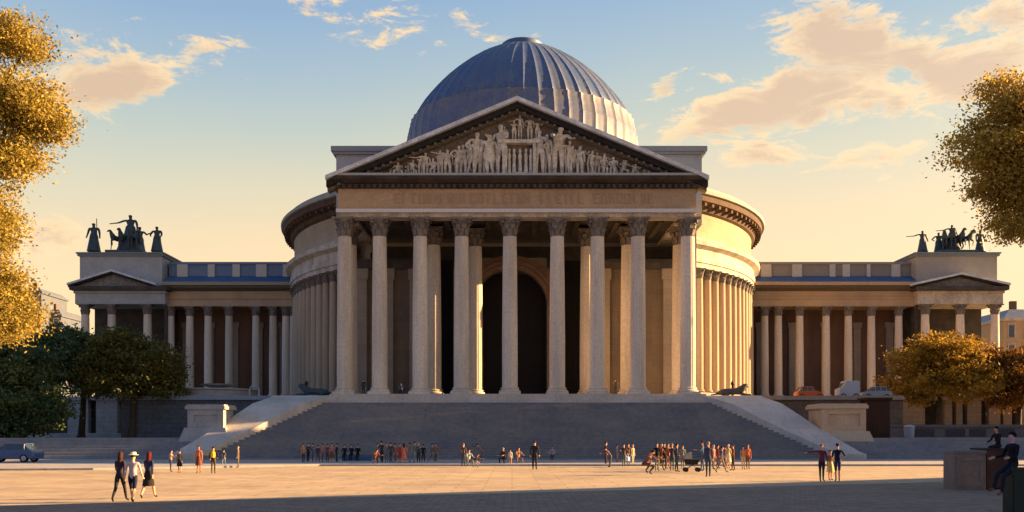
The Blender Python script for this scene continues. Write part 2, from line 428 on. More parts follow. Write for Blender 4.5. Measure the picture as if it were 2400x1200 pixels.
# arch
ax = (door_x[1][0]+door_x[1][1])/2; ar = (door_x[1][1]-door_x[1][0])/2; az0 = wz(715, 105)
n = 20
for i in range(n):
    a0 = PI - PI*i/n; a1 = PI - PI*(i+1)/n
    p0 = (ax+ar*math.cos(a0), az0+ar*math.sin(a0)); p1 = (ax+ar*math.cos(a1), az0+ar*math.sin(a1))
    m.prism_xz([p0, p1, (p1[0], WT+1.2), (p0[0], WT+1.2)], WY0, WY1)
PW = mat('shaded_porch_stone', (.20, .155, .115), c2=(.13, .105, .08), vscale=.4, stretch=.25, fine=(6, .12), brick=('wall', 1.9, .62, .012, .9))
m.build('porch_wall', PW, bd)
m = MB()
for k, (r0, r1, yy) in enumerate(((ar+.05, ar+.5, 104.85), (ar+.55, ar+1.0, 104.7), (ar+1.05, ar+1.5, 104.85))):
    for i in range(n):
        a0 = PI*i/n; a1 = PI*(i+1)/n
        m.prism_xz([(ax+r0*math.cos(a0), az0+r0*math.sin(a0)), (ax+r1*math.cos(a0), az0+r1*math.sin(a0)), (ax+r1*math.cos(a1), az0+r1*math.sin(a1)), (ax+r0*math.cos(a1), az0+r0*math.sin(a1))], yy, 104.999)
m.build('archivolt', mat('brown_arch_stone', (.20, .12, .07), c2=(.14, .085, .05), fine=(5, .2)), bd)
for a, b in ((xs[2], xs[3]-.4), (xs[4]+.4, xs[5])): m = MB(); m.box(a, b, 104.6, 105.0, WT-.1, WT+.7); m.build('string_course', DARKST, bd)
for a, b in ((-18.2, xs[1]), (xs[6], 19.2)):
    m = MB(); m.box(a, b, 104.6, 105.0, WT-.1, WT+.7); m.box(a+.3, b-.3, 104.7, 105.0, WT+.7, WT+1.0)
    m.build('string_course', DARKST, bd)
for a, b in ((xs[0], xs[1]), (xs[6], xs[7])):
    k = 3
    for j in range(k):
        X = a + (b-a)*(j+.5)/k
        mm = MB(); mm.box(X-.55, X+.55, 104.55, 105.0, PZ, WT-1.3); mm.box(X-.7, X+.7, 104.45, 105.0, WT-1.3, WT-.1); mm.box(X-.7, X+.7, 104.45, 105.0, PZ, PZ+.5)
        mm.build('pilaster', STONE, bd)
for k, (a, b) in enumerate(door_x):
    top = 22.5 if k != 1 else az0+ar
    m = MB(); m.box(a+.02, b-.02, 108.9, 109.1, PZ, top)
    for q in range(4):
        for h2 in range(4):
            w_ = (b-a-.4)/4; hh_ = (top-PZ-1)/4
            m.box(a+.2+q*w_+.12, a+.2+(q+1)*w_-.12, 108.8, 108.9, PZ+.3+h2*hh_, PZ+.3+(h2+1)*hh_-.3)
    m.build('door', DOORM, bd)
# dark vestibule shell: floor-to-ceiling side walls, back
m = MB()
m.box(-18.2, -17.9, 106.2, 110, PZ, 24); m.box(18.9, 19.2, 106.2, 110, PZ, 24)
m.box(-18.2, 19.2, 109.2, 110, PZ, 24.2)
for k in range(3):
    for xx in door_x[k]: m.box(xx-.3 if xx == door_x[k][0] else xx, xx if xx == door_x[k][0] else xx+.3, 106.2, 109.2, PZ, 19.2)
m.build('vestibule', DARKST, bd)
# porch ceiling + entablature
EX0, EX1 = wx(792, 95.1), wx(1631, 95.1)
m = MB(); m.box(EX0+.3, EX1-.3, 97.05, 110, 24.75, 25.3)
for X in [ -15, -10.9, -6.8, -2.5, 2.4, 6.8, 10.9, 15.4]:
    m.box(X-.25, X+.25, 97.05, 105, 24.2, 24.75)
m.build('porch_ceiling', DARKST, bd)
m = MB()
zA0, zA1, zF0, zF1 = CT, wz(498, 95), wz(490, 95), wz(442, 95)
m.box(EX0+.12, EX1-.12, 95.22, 96.9, zA0, zA0+.35); m.box(EX0, EX1, 95.1, 97.0, zA0+.35, zA1)
m.box(EX0+.12, EX0+1.6, 97.0, 110, zA0, zA1); m.box(EX1-1.6, EX1-.12, 97.0, 110, zA0, zA1)
m.build('architrave', TRIM, bd)
m = MB(); m.box(EX0-.15, EX1+.15, 94.8, 110, zA1, zF0); m.build('fillet', mat('pale_fillet_stone', (.62, .60, .58), fine=(6, .1)), bd)
m = MB(); m.box(EX0, EX1, 95.1, 110, zF0, zF1); m.build('frieze', FRIEZE, bd)
# worn raised lettering, no longer readable
rnd = random.Random(3)
m = MB(); x = wx(925, 95.1)
while x < wx(1525, 95.1):
    if rnd.random() < .12: x += .9
    wl = rnd.uniform(.4, .62); z0, z1 = zF0+.6, zF1-.45; y0, y1 = 95.02, 95.12
    k = rnd.choice('IHNTLEOU')
    t = .12
    if k in 'IHNLEOU': m.box(x, x+t, y0, y1, z0, z1)
    if k in 'HNOU': m.box(x+wl-t, x+wl, y0, y1, z0, z1)
    if k == 'H': m.box(x+t, x+wl-t, y0, y1, (z0+z1)/2-t/2, (z0+z1)/2+t/2)
    if k in 'EOT': m.box(x+(t if k != 'T' else 0), x+wl-(t if k == 'O' else 0), y0, y1, z1-t, z1)
    if k in 'LEOU': m.box(x+t, x+wl-(t if k in 'OU' else 0), y0, y1, z0, z0+t)
    if k == 'T': m.box(x+wl/2-t/2, x+wl/2+t/2, y0, y1, z0, z1-t)
    if k == 'E': m.box(x+t, x+wl*.8, y0, y1, (z0+z1)/2-t/2, (z0+z1)/2+t/2)
    x += wl + rnd.uniform(.16, .3)
m.build('inscription', mat('inscription_stone', (.37, .265, .17), fine=(5, .1)), bd)
# horizontal cornice with dentils
PC = wx(1212, 94.3)
zC0, zC1 = wz(442, 95), wz(412, 94)
m = MB(); d = EX0 - .1
while d < EX1: m.box(d, d+.32, 94.6, 95.1, zC0+.02, zC0+.38); d += .62
m.box(EX0-.2, EX1+.2, 94.95, 100, zC0+.0, zC0+.5)
m.build('dentil_course', DARKST, bd)
m = MB()
m.prism_yz([(94.75, zC0+.5), (94.0, zC0+.8), (94.0, zC1-.15), (93.8, zC1), (110, zC1), (110, zC0+.5)], EX0-.75, EX1+.75)
m.build('cornice', DARKST, bd)
m = MB(); m.box(EX0-.6, EX1+.6, 93.9, 95.4, zC1, zC1+.28); m.build('cornice_coping', mat('grey_coping', (.36, .37, .35), fine=(6, .15)), bd)
# pediment
hwp = wx(1660, 94.2) - PC; zE = zC1 + .0; zAx = wz(228, 94.2); sl = (zAx - zE)/hwp
def rake(m, lo, hi, y0, y1, ext=0):
    h0 = hwp + ext
    m.prism_xz([(PC-h0, zE+lo-sl*ext), (PC, zAx+lo), (PC, zAx+hi), (PC-h0, zE+hi-sl*ext)][::1], y0, y1)
    m.prism_xz([(PC, zAx+lo), (PC+h0, zE+lo-sl*ext), (PC+h0, zE+hi-sl*ext), (PC, zAx+hi)], y0, y1)
m = MB(); rake(m, -.40, 0, 93.75, 96); m.build('raking_coping', mat('pale_grey_coping', (.66, .68, .70), c2=(.42, .45, .46), vscale=1.2, fine=(5, .15)), bd)
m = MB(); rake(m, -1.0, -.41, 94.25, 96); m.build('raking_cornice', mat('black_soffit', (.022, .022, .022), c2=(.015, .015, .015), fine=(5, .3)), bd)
m = MB(); rake(m, -1.3, -1.0, 94.9, 96)
k = -hwp + 1.2
while k < hwp - 1.2:
    zz = zAx - abs(k)*sl - 1.0
    m.box(PC+k-.14, PC+k+.14, 94.5, 94.9, zz-.27, zz-.02); k += .75
m.build('modillion_course', mat('brown_grey_stone', (.15, .135, .115), fine=(5, .25)), bd)
m = MB(); m.prism_xz([(PC-hwp+1.6, zC1+.2), (PC+hwp-1.6, zC1+.2), (PC, zAx-.75)], 95.7, 96.3)
m.build('tympanum', mat('tympanum_stone', (.22, .185, .14), c2=(.13, .11, .09), vscale=.9, fine=(3, .25), bump=.5), bd)
m = MB(); m.prism_xz([(PC-hwp+.2, zE+.02), (PC+hwp-.2, zE+.02), (PC, zAx-.08)], 96.0, 103); m.build('porch_roof', SLATE, bd)
# attic block behind the pediment
AX0, AX1 = wx(788, 103), wx(1645, 103)
m = MB(); m.box(AX0, AX1, 103, 118, 25.32, wz(363, 103)); m.box(AX0, -18.21, 106, 112, 6.1, 25.31); m.box(19.21, AX1, 106, 112, 6.1, 25.31); m.build('attic_block', mat('grey_attic_stone', (.40, .41, .42), c2=(.33, .33, .33), vscale=.5, fine=(5, .08), brick=('wall', 2.2, .8, .015, .93)), bd)
m = MB(); a1, a2 = wz(363, 103), wz(345, 103)
m.box(AX0-.3, AX1+.3, 102.7, 118.3, a1, a1+.3); m.box(AX0-.5, AX1+.5, 102.5, 118.5, a1+.3, a2); m.build('attic_cornice', mat('slate_grey_cornice', (.26, .28, .30), fine=(5, .1)), bd)
# ---- rotunda
RC = (1.45, 135, 0)
def arcs(m, prof):
    m.arc = prof
    return m
ARCS = ((PI-R(40), 1.5*PI-R(33)), (1.5*PI+R(33), 2*PI+R(40)))
def arcbuild(name, prof, mt, extra=None, smooth=True):
    for k, (a0, a1) in enumerate(ARCS):
        q = MB(); q.lathe(prof, 64, RC, a0, a1)
        if extra: extra(q, k)
        q.build(name, mt, bd, smooth=smooth)
z1, z2, z3 = 21.9, 24.1, 25.6
arcbuild('rotunda_wall', [(30.9, 6.0), (30.9, 22.2)], mat('russet_rotunda_wall', (.33, .17, .09), c2=(.27, .15, .09), vscale=.5, stretch=.2, fine=(5, .1), brick=('wall', 1.7, .6, .02, .9)))
arcbuild('rotunda_plinth', [(33.0, 6.0), (33.0, 7.0), (32.8, 7.25), (30.8, 7.3)], STONE)
arcbuild('lower_entablature', [(30.9, z1), (32.35, z1), (32.35, z1+.6), (32.5, z1+.62), (32.5, z1+1.3), (32.3, z1+1.35), (32.3, z2), (33.0, z2+.35), (33.1, z2+.8), (32.2, z2+1.1), (31.9, z3)], TRIM)
arcbuild('rotunda_attic', [(31.9, z3-.2), (31.9, 28.2), (32.0, 28.6)], mat('cream_rotunda_stone', (.42, .34, .225), c2=(.33, .265, .18), vscale=.4, fine=(5, .1), brick=('wall', 2.0, .8, .02, .93)))
def mods(q, k):
    for i in range(150):
        a = 2*PI*i/150
        if math.sin(a) > .6 or abs(a-1.5*PI) < R(33.5) or (a < 1.5*PI and a > PI/2) != (k == 0): continue
        q.cbox((RC[0]+32.8*math.cos(a), RC[1]+32.8*math.sin(a), 29.2), (.8, .35, .36), a)
arcbuild('upper_cornice', [(31.8, 28.3), (32.3, 28.6), (32.5, 29.2), (33.3, 29.5), (33.35, 30.2)], mat('dark_cornice_stone', (.10, .06, .035), c2=(.06, .038, .025), vscale=1, fine=(5, .25)), mods, False)
RRM = mat('grey_green_roof_edge', (.34, .37, .34), c2=(.26, .29, .27), fine=(4, .1))
arcbuild('rotunda_gutter', [(33.3, 30.2), (33.65, 30.25), (33.7, 30.6), (33.0, 30.75), (33.0, 31.2), (32.5, 31.25), (31, 31.4)], RRM)
m = MB(); m.lathe([(31, 31.4), (16, 34)], 120, RC); m.build('rotunda_roof', RRM, bd, smooth=True)
rc = None; nrc = 0
for k in range(-32, 33):
    a = R(k*3.0 if False else k*2.9)
    if abs(k*2.9) > 93: continue
    X = RC[0] + 31.75*math.sin(a); Y = RC[1] - 31.75*math.cos(a)
    px = CX + F*X/Y
    if 800 < px < 1628: continue
    loc = (X-1, Y-100, 7.25-PZ)
    if rc is None: rc = make_column('rotunda_column', z1-7.25, .50, bd, lowres=True, loc=loc, mt=mat('rotunda_column_stone', (.47, .365, .25), c2=(.37, .28, .19), vscale=.4, stretch=.15, fine=(5, .08)), capmat=CAPD)
    else:
        o = copy_tree(rc, bd); o.location = loc
    nrc += 1
# ---- drum and dome
s_ = 135/F
m = MB(); m.lathe([(15.3, 31.5), (15.3, 38.3), (16.4, 38.4), (16.4, 38.5)], 96, RC)
for i in range(32):
    a = 2*PI*i/32; m.cbox((RC[0]+15.4*math.cos(a), RC[1]+15.4*math.sin(a), 35.0), (.5, .8, 6.4), a)
m.build('drum', STONE, bd, smooth=False)
DP = [(0.01, 58.9), (1.5, 58.3), (2.8, 57.75), (4, 57.25), (5.5, 56.6), (7, 55.75), (8.5, 54.7), (10, 53.5), (11.3, 52.3), (12.5, 51.05), (13.5, 49.85), (14.3, 48.8), (15, 47.7), (15.5, 46.75), (15.9, 45.75), (16.15, 45.0), (16.3, 44.1)]
nb = 52
def ribf(amp): return lambda r, z, a: r*(1 + amp*max(0, math.cos(a*nb))**6)
zs = 46.3
lo = [q for q in DP if q[1] <= zs][::-1]; hi = [q for q in DP if q[1] > zs][::-1]
m = MB(); m.lathe([(16.35, 38.5), (16.4, 43.9)] + lo + [(lo[-1][0]-.05, zs+.15), (hi[0][0]-.6, zs+.25)], nb*6, RC, rf=ribf(.009)); m.build('dome_skirt', mat('pale_lead_skirt', (.105, .135, .215), rough=.5, metal=.1, c2=(.17, .165, .18), vscale=.5, fine=(3, .15)), bd, smooth=True)
m = MB(); m.lathe([(hi[0][0]-.12, zs+.2)] + [(q[0]-.12, q[1]) for q in hi if q[0] > 3.5] + [(2.9, 57.6)], nb*6, RC, rf=ribf(.014)); m.build('dome', LEAD, bd, smooth=True)
m = MB(); m.lathe([(3.0, 57.5), (3.0, 58.2), (2.8, 58.35), (0, 58.4)], 40, RC); m.build('dome_cap', LEAD, bd, smooth=True)

# ------------------------------------------------------------------ wings
def wing(side):
    X0, X1 = (wx(385, 130.5), -27.5) if side < 0 else (28.5, wx(2150, 130.5))
    lab = ('long colonnaded wing left of the rotunda with blue slate roof', 'long colonnaded wing right of the rotunda with grey parapet')[side > 0]
    wg = empty('colonnaded_wing', ((X0+X1)/2, 132, TZ), label=lab, cat='building wing', group='colonnaded wings beside the rotunda')
    ox, oy = (X0+X1)/2, 132
    fz = 7.5; ct = wz(718, 130.5)
    m = MB(); m.box(X0, X1, 129.6, 142, TZ-.1, 6.8); m.box(X0, X1, 129.9, 142, 6.8, 7.15); m.box(X0, X1, 130.2, 142, 7.15, fz); m.build('stylobate', STONE, wg)
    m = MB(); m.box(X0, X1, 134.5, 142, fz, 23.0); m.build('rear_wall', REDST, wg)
    m = MB(); k = 0
    pcs = [(X0 + (X1-X0)*(j+.5)/6) for j in range(6)]
    for X in pcs:
        mm = MB(); mm.box(X-.5, X+.5, 134.2, 134.5, fz, ct-2.5); mm.box(X-.65, X+.65, 134.1, 134.5, ct-2.5, ct-1.8); mm.build('pilaster', STONE, wg)
    pxs = [400, 445, 488, 537, 600, 640, 670, 688] if side < 0 else [1792, 1824, 1874, 1936, 1988, 2042, 2106]
    f = None
    for p in pxs:
        loc = (wx(p, 130.9)-ox, 130.9-oy, fz-TZ)
        if f is None: f = make_column('wing_column', ct-fz, .56, wg, lowres=True, loc=loc, capmat=CAPD)
        else: o = copy_tree(f, wg); o.location = loc
    m = MB(); m.box(X0, X1, 130.3, 134.5, ct, ct+1.0); m.box(X0, X1, 130.15, 142, ct+1.0, ct+1.25); m.box(X0, X1, 130.35, 142, ct+1.25, ct+2.1); m.build('entablature', FRIEZE, wg)
    m = MB(); m.prism_yz([(130.2, ct+2.1), (129.6, ct+2.45), (129.6, ct+2.8), (142, ct+2.8), (142, ct+2.1)], X0, X1); m.build('cornice', mat('umber_cornice', (.11, .09, .06), fine=(5, .25)), wg)
    m = MB(); m.box(X0, X1, 129.4, 142, ct+2.8, ct+3.25); m.build('cornice_coping', FRIEZE if side > 0 else mat('olive_coping', (.30, .28, .20), fine=(5, .15)), wg)
    m = MB(); zr = ct+3.25; m.prism_yz([(130.0, zr), (132.4, zr+1.3), (132.4, zr), ], X0, X1); m.build('roof', SLATE, wg)
    zt = wz(615, 132.6)
    pm = mat('blue_grey_parapet', (.13, .20, .29), c2=(.17, .22, .28), fine=(5, .12)) if side < 0 else mat('olive_grey_parapet', (.27, .25, .21), c2=(.22, .21, .18), fine=(5, .12))
    m = MB(); m.box(X0, X1, 132.4, 142, zr, zt-.35); m.build('parapet', pm, wg)
    m = MB(); m.box(X0, X1, 132.2, 142, zt-.35, zt); m.build('parapet_coping', mat('grey_brown_coping', (.27, .25, .24), fine=(5, .12)) if side > 0 else pm, wg)
    blocks = [(415, 440), (487, 503), (545, 562), (600, 625), (663, 688)] if side < 0 else [(1784, 1808), (1857, 1880), (1945, 1958), (1975, 1992), (2032, 2040), (2090, 2110)]
    for a, b in blocks:
        mm = MB(); mm.box(wx(a, 132.2), wx(b, 132.2), 132.15, 132.4, zr+.9, zt-.36); mm.build('parapet_pier', mat('pale_pier_stone', (.48, .46, .40), fine=(5, .1)), wg)
    # end pavilion
    pa, pb = (175, 386) if side < 0 else (2152, 2352)
    PY = 129.0; P0, P1 = wx(pa, PY), wx(pb, PY)
    pvl = ('square end pavilion of the left wing, bronze figures on its attic', 'square end pavilion of the right wing, bronze figures on its attic')[side > 0]
    pv = empty('end_pavilion', ((P0+P1)/2, 129, TZ), label=pvl, cat='pavilion', group='end pavilions of the wings')
    ox, oy = (P0+P1)/2, 129
    fz = 7.3; ct = wz(712, PY); et = wz(672, PY)
    m = MB(); m.box(P0-.3, P1+.3, PY-1, 142, TZ-.1, 6.8); m.box(P0, P1, PY-.6, 142, 6.8, fz); m.build('stylobate', STONE, pv)
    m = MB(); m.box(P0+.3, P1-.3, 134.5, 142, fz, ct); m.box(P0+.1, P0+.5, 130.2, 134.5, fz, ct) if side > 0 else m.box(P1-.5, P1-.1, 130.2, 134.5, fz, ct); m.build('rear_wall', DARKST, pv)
    pxs = [200, 262, 346] if side < 0 else [2168, 2250, 2332]
    f = None
    for p in pxs:
        loc = (wx(p, PY+.8)-ox, .8, fz-TZ)
        if f is None: f = make_column('pavilion_column', ct-fz, .60, pv, lowres=True, loc=loc, capmat=CAPD)
        else: o = copy_tree(f, pv); o.location = loc
    gs = mat('grey_pavilion_stone', (.38, .39, .38), c2=(.31, .32, .31), vscale=.7, fine=(5, .12)) if side < 0 else TRIM
    m = MB(); m.box(P0, P1, PY+.1, 142, ct, et-.5); m.box(P0-.15, P1+.15, PY-.05, 142, et-.9, et-.6); m.build('entablature', gs, pv)
    m = MB(); m.box(P0-.5, P1+.5, PY-.6, 141.9, et-.5, et); m.build('cornice', DARKST, pv)
    pc = wx(265 if side < 0 else 2250, PY); hp = (P1-P0)/2+.7; top = wz(633 if side < 0 else 640, PY)
    if side < 0: hp = pc-(P0-.7)
    m = MB(); m.prism_xz([(pc-hp+.5, et), (pc+hp-.5, et), (pc, top-.5)], PY+.1, PY+1.2); m.build('gable', mat('grey_gable_stone', (.22, .21, .20), c2=(.13, .125, .12), vscale=2.5, fine=(4, .3), bump=.4), pv)
    sl2 = (top-et)/hp
    m = MB()
    for sg in (-1, 1):
        q = [(pc, top-.55), (pc+sg*hp, et-.15), (pc+sg*hp, et+.12), (pc, top-.28)]
        m.prism_xz(q if sg < 0 else q[::-1], PY-.5, PY+1.4)
    m.build('gable_cornice', mat('black_soffit', (.05, .05, .05)), pv)
    m = MB()
    for sg in (-1, 1):
        q = [(pc, top-.27), (pc+sg*(hp+.1), et+.12), (pc+sg*(hp+.1), et+.42), (pc, top)]
        m.prism_xz(q if sg < 0 else q[::-1], PY-.65, PY+1.5)
    m.build('gable_coping', mat('pale_grey_coping', (.5, .5, .5)), pv)
    a, b, tp = (187, 380, 592) if side < 0 else (2148, 2337, 592)
    A0, A1 = wx(a, PY+1.6), wx(b, PY+1.6); zt2 = wz(tp, PY+1.6)
    m = MB(); m.box(A0, A1, PY+1.6, 141.5, et, zt2-.5); m.build('attic', gs if side < 0 else mat('warm_grey_attic', (.36, .33, .28), c2=(.31, .29, .25), fine=(5, .08)), pv)
    m = MB(); m.box(A0-.25, A1+.25, PY+1.35, 141.7, zt2-.5, zt2-.2); m.box(A0-.4, A1+.4, PY+1.2, 141.9, zt2-.2, zt2); m.build('attic_cornice', mat('blue_grey_cornice', (.20, .23, .24), fine=(5, .15)), pv)
    return zt2
ATZ = [wing(-1), wing(1)]
# ------------------------------------------------------------------ figures
def skin_mesh(name, pts, edges, rad, root=0, sub=1):
    """grow one continuous body around a skeleton; returns a mesh"""
    me = bpy.data.meshes.new(name); me.from_pydata(pts, edges, [])
    o = bpy.data.objects.new(name, me); col.objects.link(o)
    md = o.modifiers.new('skin', 'SKIN'); md.use_smooth_shade = True
    if sub: s2 = o.modifiers.new('sub', 'SUBSURF'); s2.levels = sub; s2.render_levels = sub
    lay = me.skin_vertices[0].data
    for i, r in enumerate(rad):
        lay[i].radius = r if isinstance(r, tuple) else (r, r); lay[i].use_root = (i == root)
    bpy.context.view_layer.update()
    dg = bpy.context.evaluated_depsgraph_get()
    out = bpy.data.meshes.new_from_object(o.evaluated_get(dg))
    bpy.data.objects.remove(o); bpy.data.meshes.remove(me)
    out.polygons.foreach_set('use_smooth', [True]*len(out.polygons))
    return out
def body(pose, detail=False, female=False):
    """pose: dict lean, thigh(l,r), knee(l,r), arm(l,r) fwd angle, out(l,r), elbow(l,r), head yaw. Faces -Y."""
    P = []; E = []; Rr = []; G = []   # G: region of each edge
    def pt(p, r): P.append(Vector(p)); Rr.append(r); return len(P)-1
    def ed(a, b, g): E.append((a, b)); G.append(g)
    lean = R(pose.get('lean', 0)); hz = .93
    def T(x, y, z):
        y0, z0 = y, z-hz
        return (x, y0*math.cos(lean) - z0*math.sin(lean), hz + z0*math.cos(lean) + y0*math.sin(lean))
    sw = .175 if not female else .155
    pel = pt((0, 0, .95), (.135, .10))
    wa = pt(T(0, 0, 1.12), (.115 if not female else .10, .09)); ch = pt(T(0, -.005, 1.30), (.145 if not female else .125, .105)); nb = pt(T(0, .01, 1.445), (.075, .06)); nk = pt(T(0, 0, 1.51), .048)
    hd = R(pose.get('nod', 0))
    h1 = pt(T(0, -.02, 1.585), (.062, .075)); h2 = pt(T(0, -.018, 1.655), (.074, .088)); h3 = pt(T(0, -.005, 1.70), (.058, .068))
    ed(pel, wa, 1); ed(wa, ch, 1); ed(ch, nb, 1); ed(nb, nk, 0); ed(nk, h1, 0); ed(h1, h2, 0); ed(h2, h3, 0)
    if detail:
        n_ = pt(T(0, -.112, 1.628), .014); ed(h2, n_, 0)
    low = 9
    for s, i in ((-1, 0), (1, 1)):
        a = R(pose.get('thigh', (0, 0))[i]); k = R(pose.get('knee', (0, 0))[i]); sp = pose.get('splay', .0)
        hp = Vector((s*.085, 0, .90)); d1 = Vector((s*sp, -math.sin(a), -math.cos(a))).normalized(); kn = hp + d1*.42
        d2 = Vector((s*sp*.3, -math.sin(a-k), -math.cos(a-k))).normalized(); an = kn + d2*.42
        ft = pose.get('foot', (0, 0))[i]; f = R(ft) + (a-k if abs(a-k) > R(25) else 0)
        fd = Vector((s*.12, -math.cos(f*.9), -.30 + math.sin(f)*.8)).normalized()
        he = an + Vector((0, .02, -.03)); toe = an + fd*.16
        A = pt(hp, (.092, .095)); m1 = pt(hp.lerp(kn, .5), .078); B = pt(kn, .056); m2 = pt(kn.lerp(an, .35), .056); C_ = pt(an, .036); D = pt(toe, (.042, .024))
        ed(pel, A, 2); ed(A, m1, 2); ed(m1, B, 2); ed(B, m2, 3); ed(m2, C_, 3); ed(C_, D, 4)
        low = min(low, (an.z-.075), toe.z-.028)
        u = R(pose.get('arm', (0, 0))[i]); o_ = R(pose.get('out', (8, 8))[i]); e = R(pose.get('elbow', (12, 12))[i])
        sh = Vector(T(s*sw, .005, 1.425))
        d1 = Vector((s*math.sin(o_), -math.sin(u)*math.cos(o_), -math.cos(u)*math.cos(o_)))
        el = sh + d1*.29
        o2 = o_*pose.get('outf', (.6, .6))[i]
        d2 = Vector((s*math.sin(o2), -math.sin(u+e)*math.cos(o2), -math.cos(u+e)*math.cos(o2)))
        wr = el + d2*.25
        A = pt(sh, .058); B = pt(el, .042); C_ = pt(wr, .029); ed(ch, A, 1); ed(A, B, 1); ed(B, C_, 5)
        pm = wr + d2*.055; Pm = pt(pm, (.036, .02) if detail else .034); ed(C_, Pm, 0)
        side = Vector((0, -1, 0)) if abs(d2.y) < .7 else Vector((0, 0, 1))
        side = (side - d2*side.dot(d2)).normalized(); inn = d2.cross(side)*(-s)
        if detail:
            for q, ln in enumerate((.072, .08, .074, .058)):
                b0 = pm + side*(.026-.0175*q) + d2*.03; b1 = b0 + d2*ln*.5 + inn*.006; b2 = b0 + d2*ln*.9 + inn*.026
                i0 = pt(b0, .010); i1 = pt(b1, .009); i2 = pt(b2, .008); ed(Pm, i0, 0); ed(i0, i1, 0); ed(i1, i2, 0)
            t0 = pm + side*.03 - d2*.02; t1 = t0 + side*.028 + d2*.03
            i0 = pt(t0, .012); i1 = pt(t1, .010); ed(Pm, i0, 0); ed(i0, i1, 0)
        else:
            e_ = pt(pm + d2*.07, .02); ed(Pm, e_, 0)
    P = [p - Vector((0, 0, low)) for p in P]
    me = skin_mesh('body', [tuple(p) for p in P], E, Rr, 0, 2 if detail else 1)
    # sort faces by body region
    cen = np.zeros(len(me.polygons)*3); me.polygons.foreach_get('center', cen); cen = cen.reshape(-1, 3)
    A = np.array([P[a] for a, b in E]); B = np.array([P[b] for a, b in E])
    r = np.array([max(Rr[b]) if isinstance(Rr[b], tuple) else Rr[b] for a, b in E])
    AB = B-A; t = ((cen[:, None]-A[None])*AB[None]).sum(2)/np.maximum((AB**2).sum(1), 1e-9)[None]
    d = np.linalg.norm(cen[:, None] - (A[None] + np.clip(t, 0, 1)[..., None]*AB[None]), axis=2) - r[None]*.6
    reg = np.array(G)[d.argmin(1)]
    for i in range(6): me.materials.append(None)
    me.polygons.foreach_set('material_index', reg.astype(int))
    info = dict(head=P[h2], headtop=P[h3], pel=P[pel], chest=P[ch], low=low, neck=P[nk], lean=lean)
    return me, info
POSES = {
 'stand': dict(thigh=(2, -2), knee=(0, 2), arm=(4, -3)),
 'hips': dict(thigh=(4, -4), knee=(2, 4), arm=(-18, 10), out=(30, 10), elbow=(70, 30), outf=(-.6, .2)),
 'walk': dict(thigh=(24, -18), knee=(6, 18), arm=(-20, 22), elbow=(15, 25), lean=3),
 'stride': dict(thigh=(-14, 20), knee=(24, 4), arm=(18, -16), elbow=(20, 12), lean=3),
 'point': dict(thigh=(3, -3), knee=(0, 2), arm=(0, 10), out=(82, 8), elbow=(4, 20), outf=(1, .5)),
 'phone': dict(thigh=(4, -3), knee=(4, 0), arm=(38, 30), elbow=(75, 80), lean=4),
 'sit': dict(thigh=(88, 84), knee=(88, 80), arm=(25, 28), elbow=(45, 40), lean=8),
 'ground': dict(thigh=(100, 92), knee=(110, 95), arm=(40, 45), elbow=(40, 35), lean=14, splay=.25),
 'crouch': dict(thigh=(98, 80), knee=(128, 120), arm=(50, 45), elbow=(45, 50), lean=34, splay=.2),
 'bend': dict(thigh=(14, 8), knee=(14, 8), arm=(62, 55), elbow=(20, 24), lean=40),
 'carry': dict(thigh=(4, -4), knee=(2, 2), arm=(30, 34), elbow=(70, 62), out=(16, 16)),
 'wave': dict(thigh=(3, -2), knee=(0, 3), arm=(0, 0), out=(60, 10), elbow=(95, 15), outf=(1.8, .5)),
}
BODY = {}
def get_body(pose, detail=False, female=False):
    k = (pose, detail, female)
    if k not in BODY: BODY[k] = body(POSES[pose], detail, female)
    return BODY[k]
CM = {}
def cloth(c, rough=.9):
    k = tuple(c)
    if k not in CM:
        CM[k] = mat('fabric_%d_%d_%d' % k, tuple(min(.8, q*1.55) for q in srgb(*c)), rough=rough, c2=tuple(min(.8, q*1.55)*.8 for q in srgb(*c)), vscale=9)
    return CM[k]
SK1, SK2, SK3 = (196, 140, 108), (160, 104, 78), (112, 72, 52)
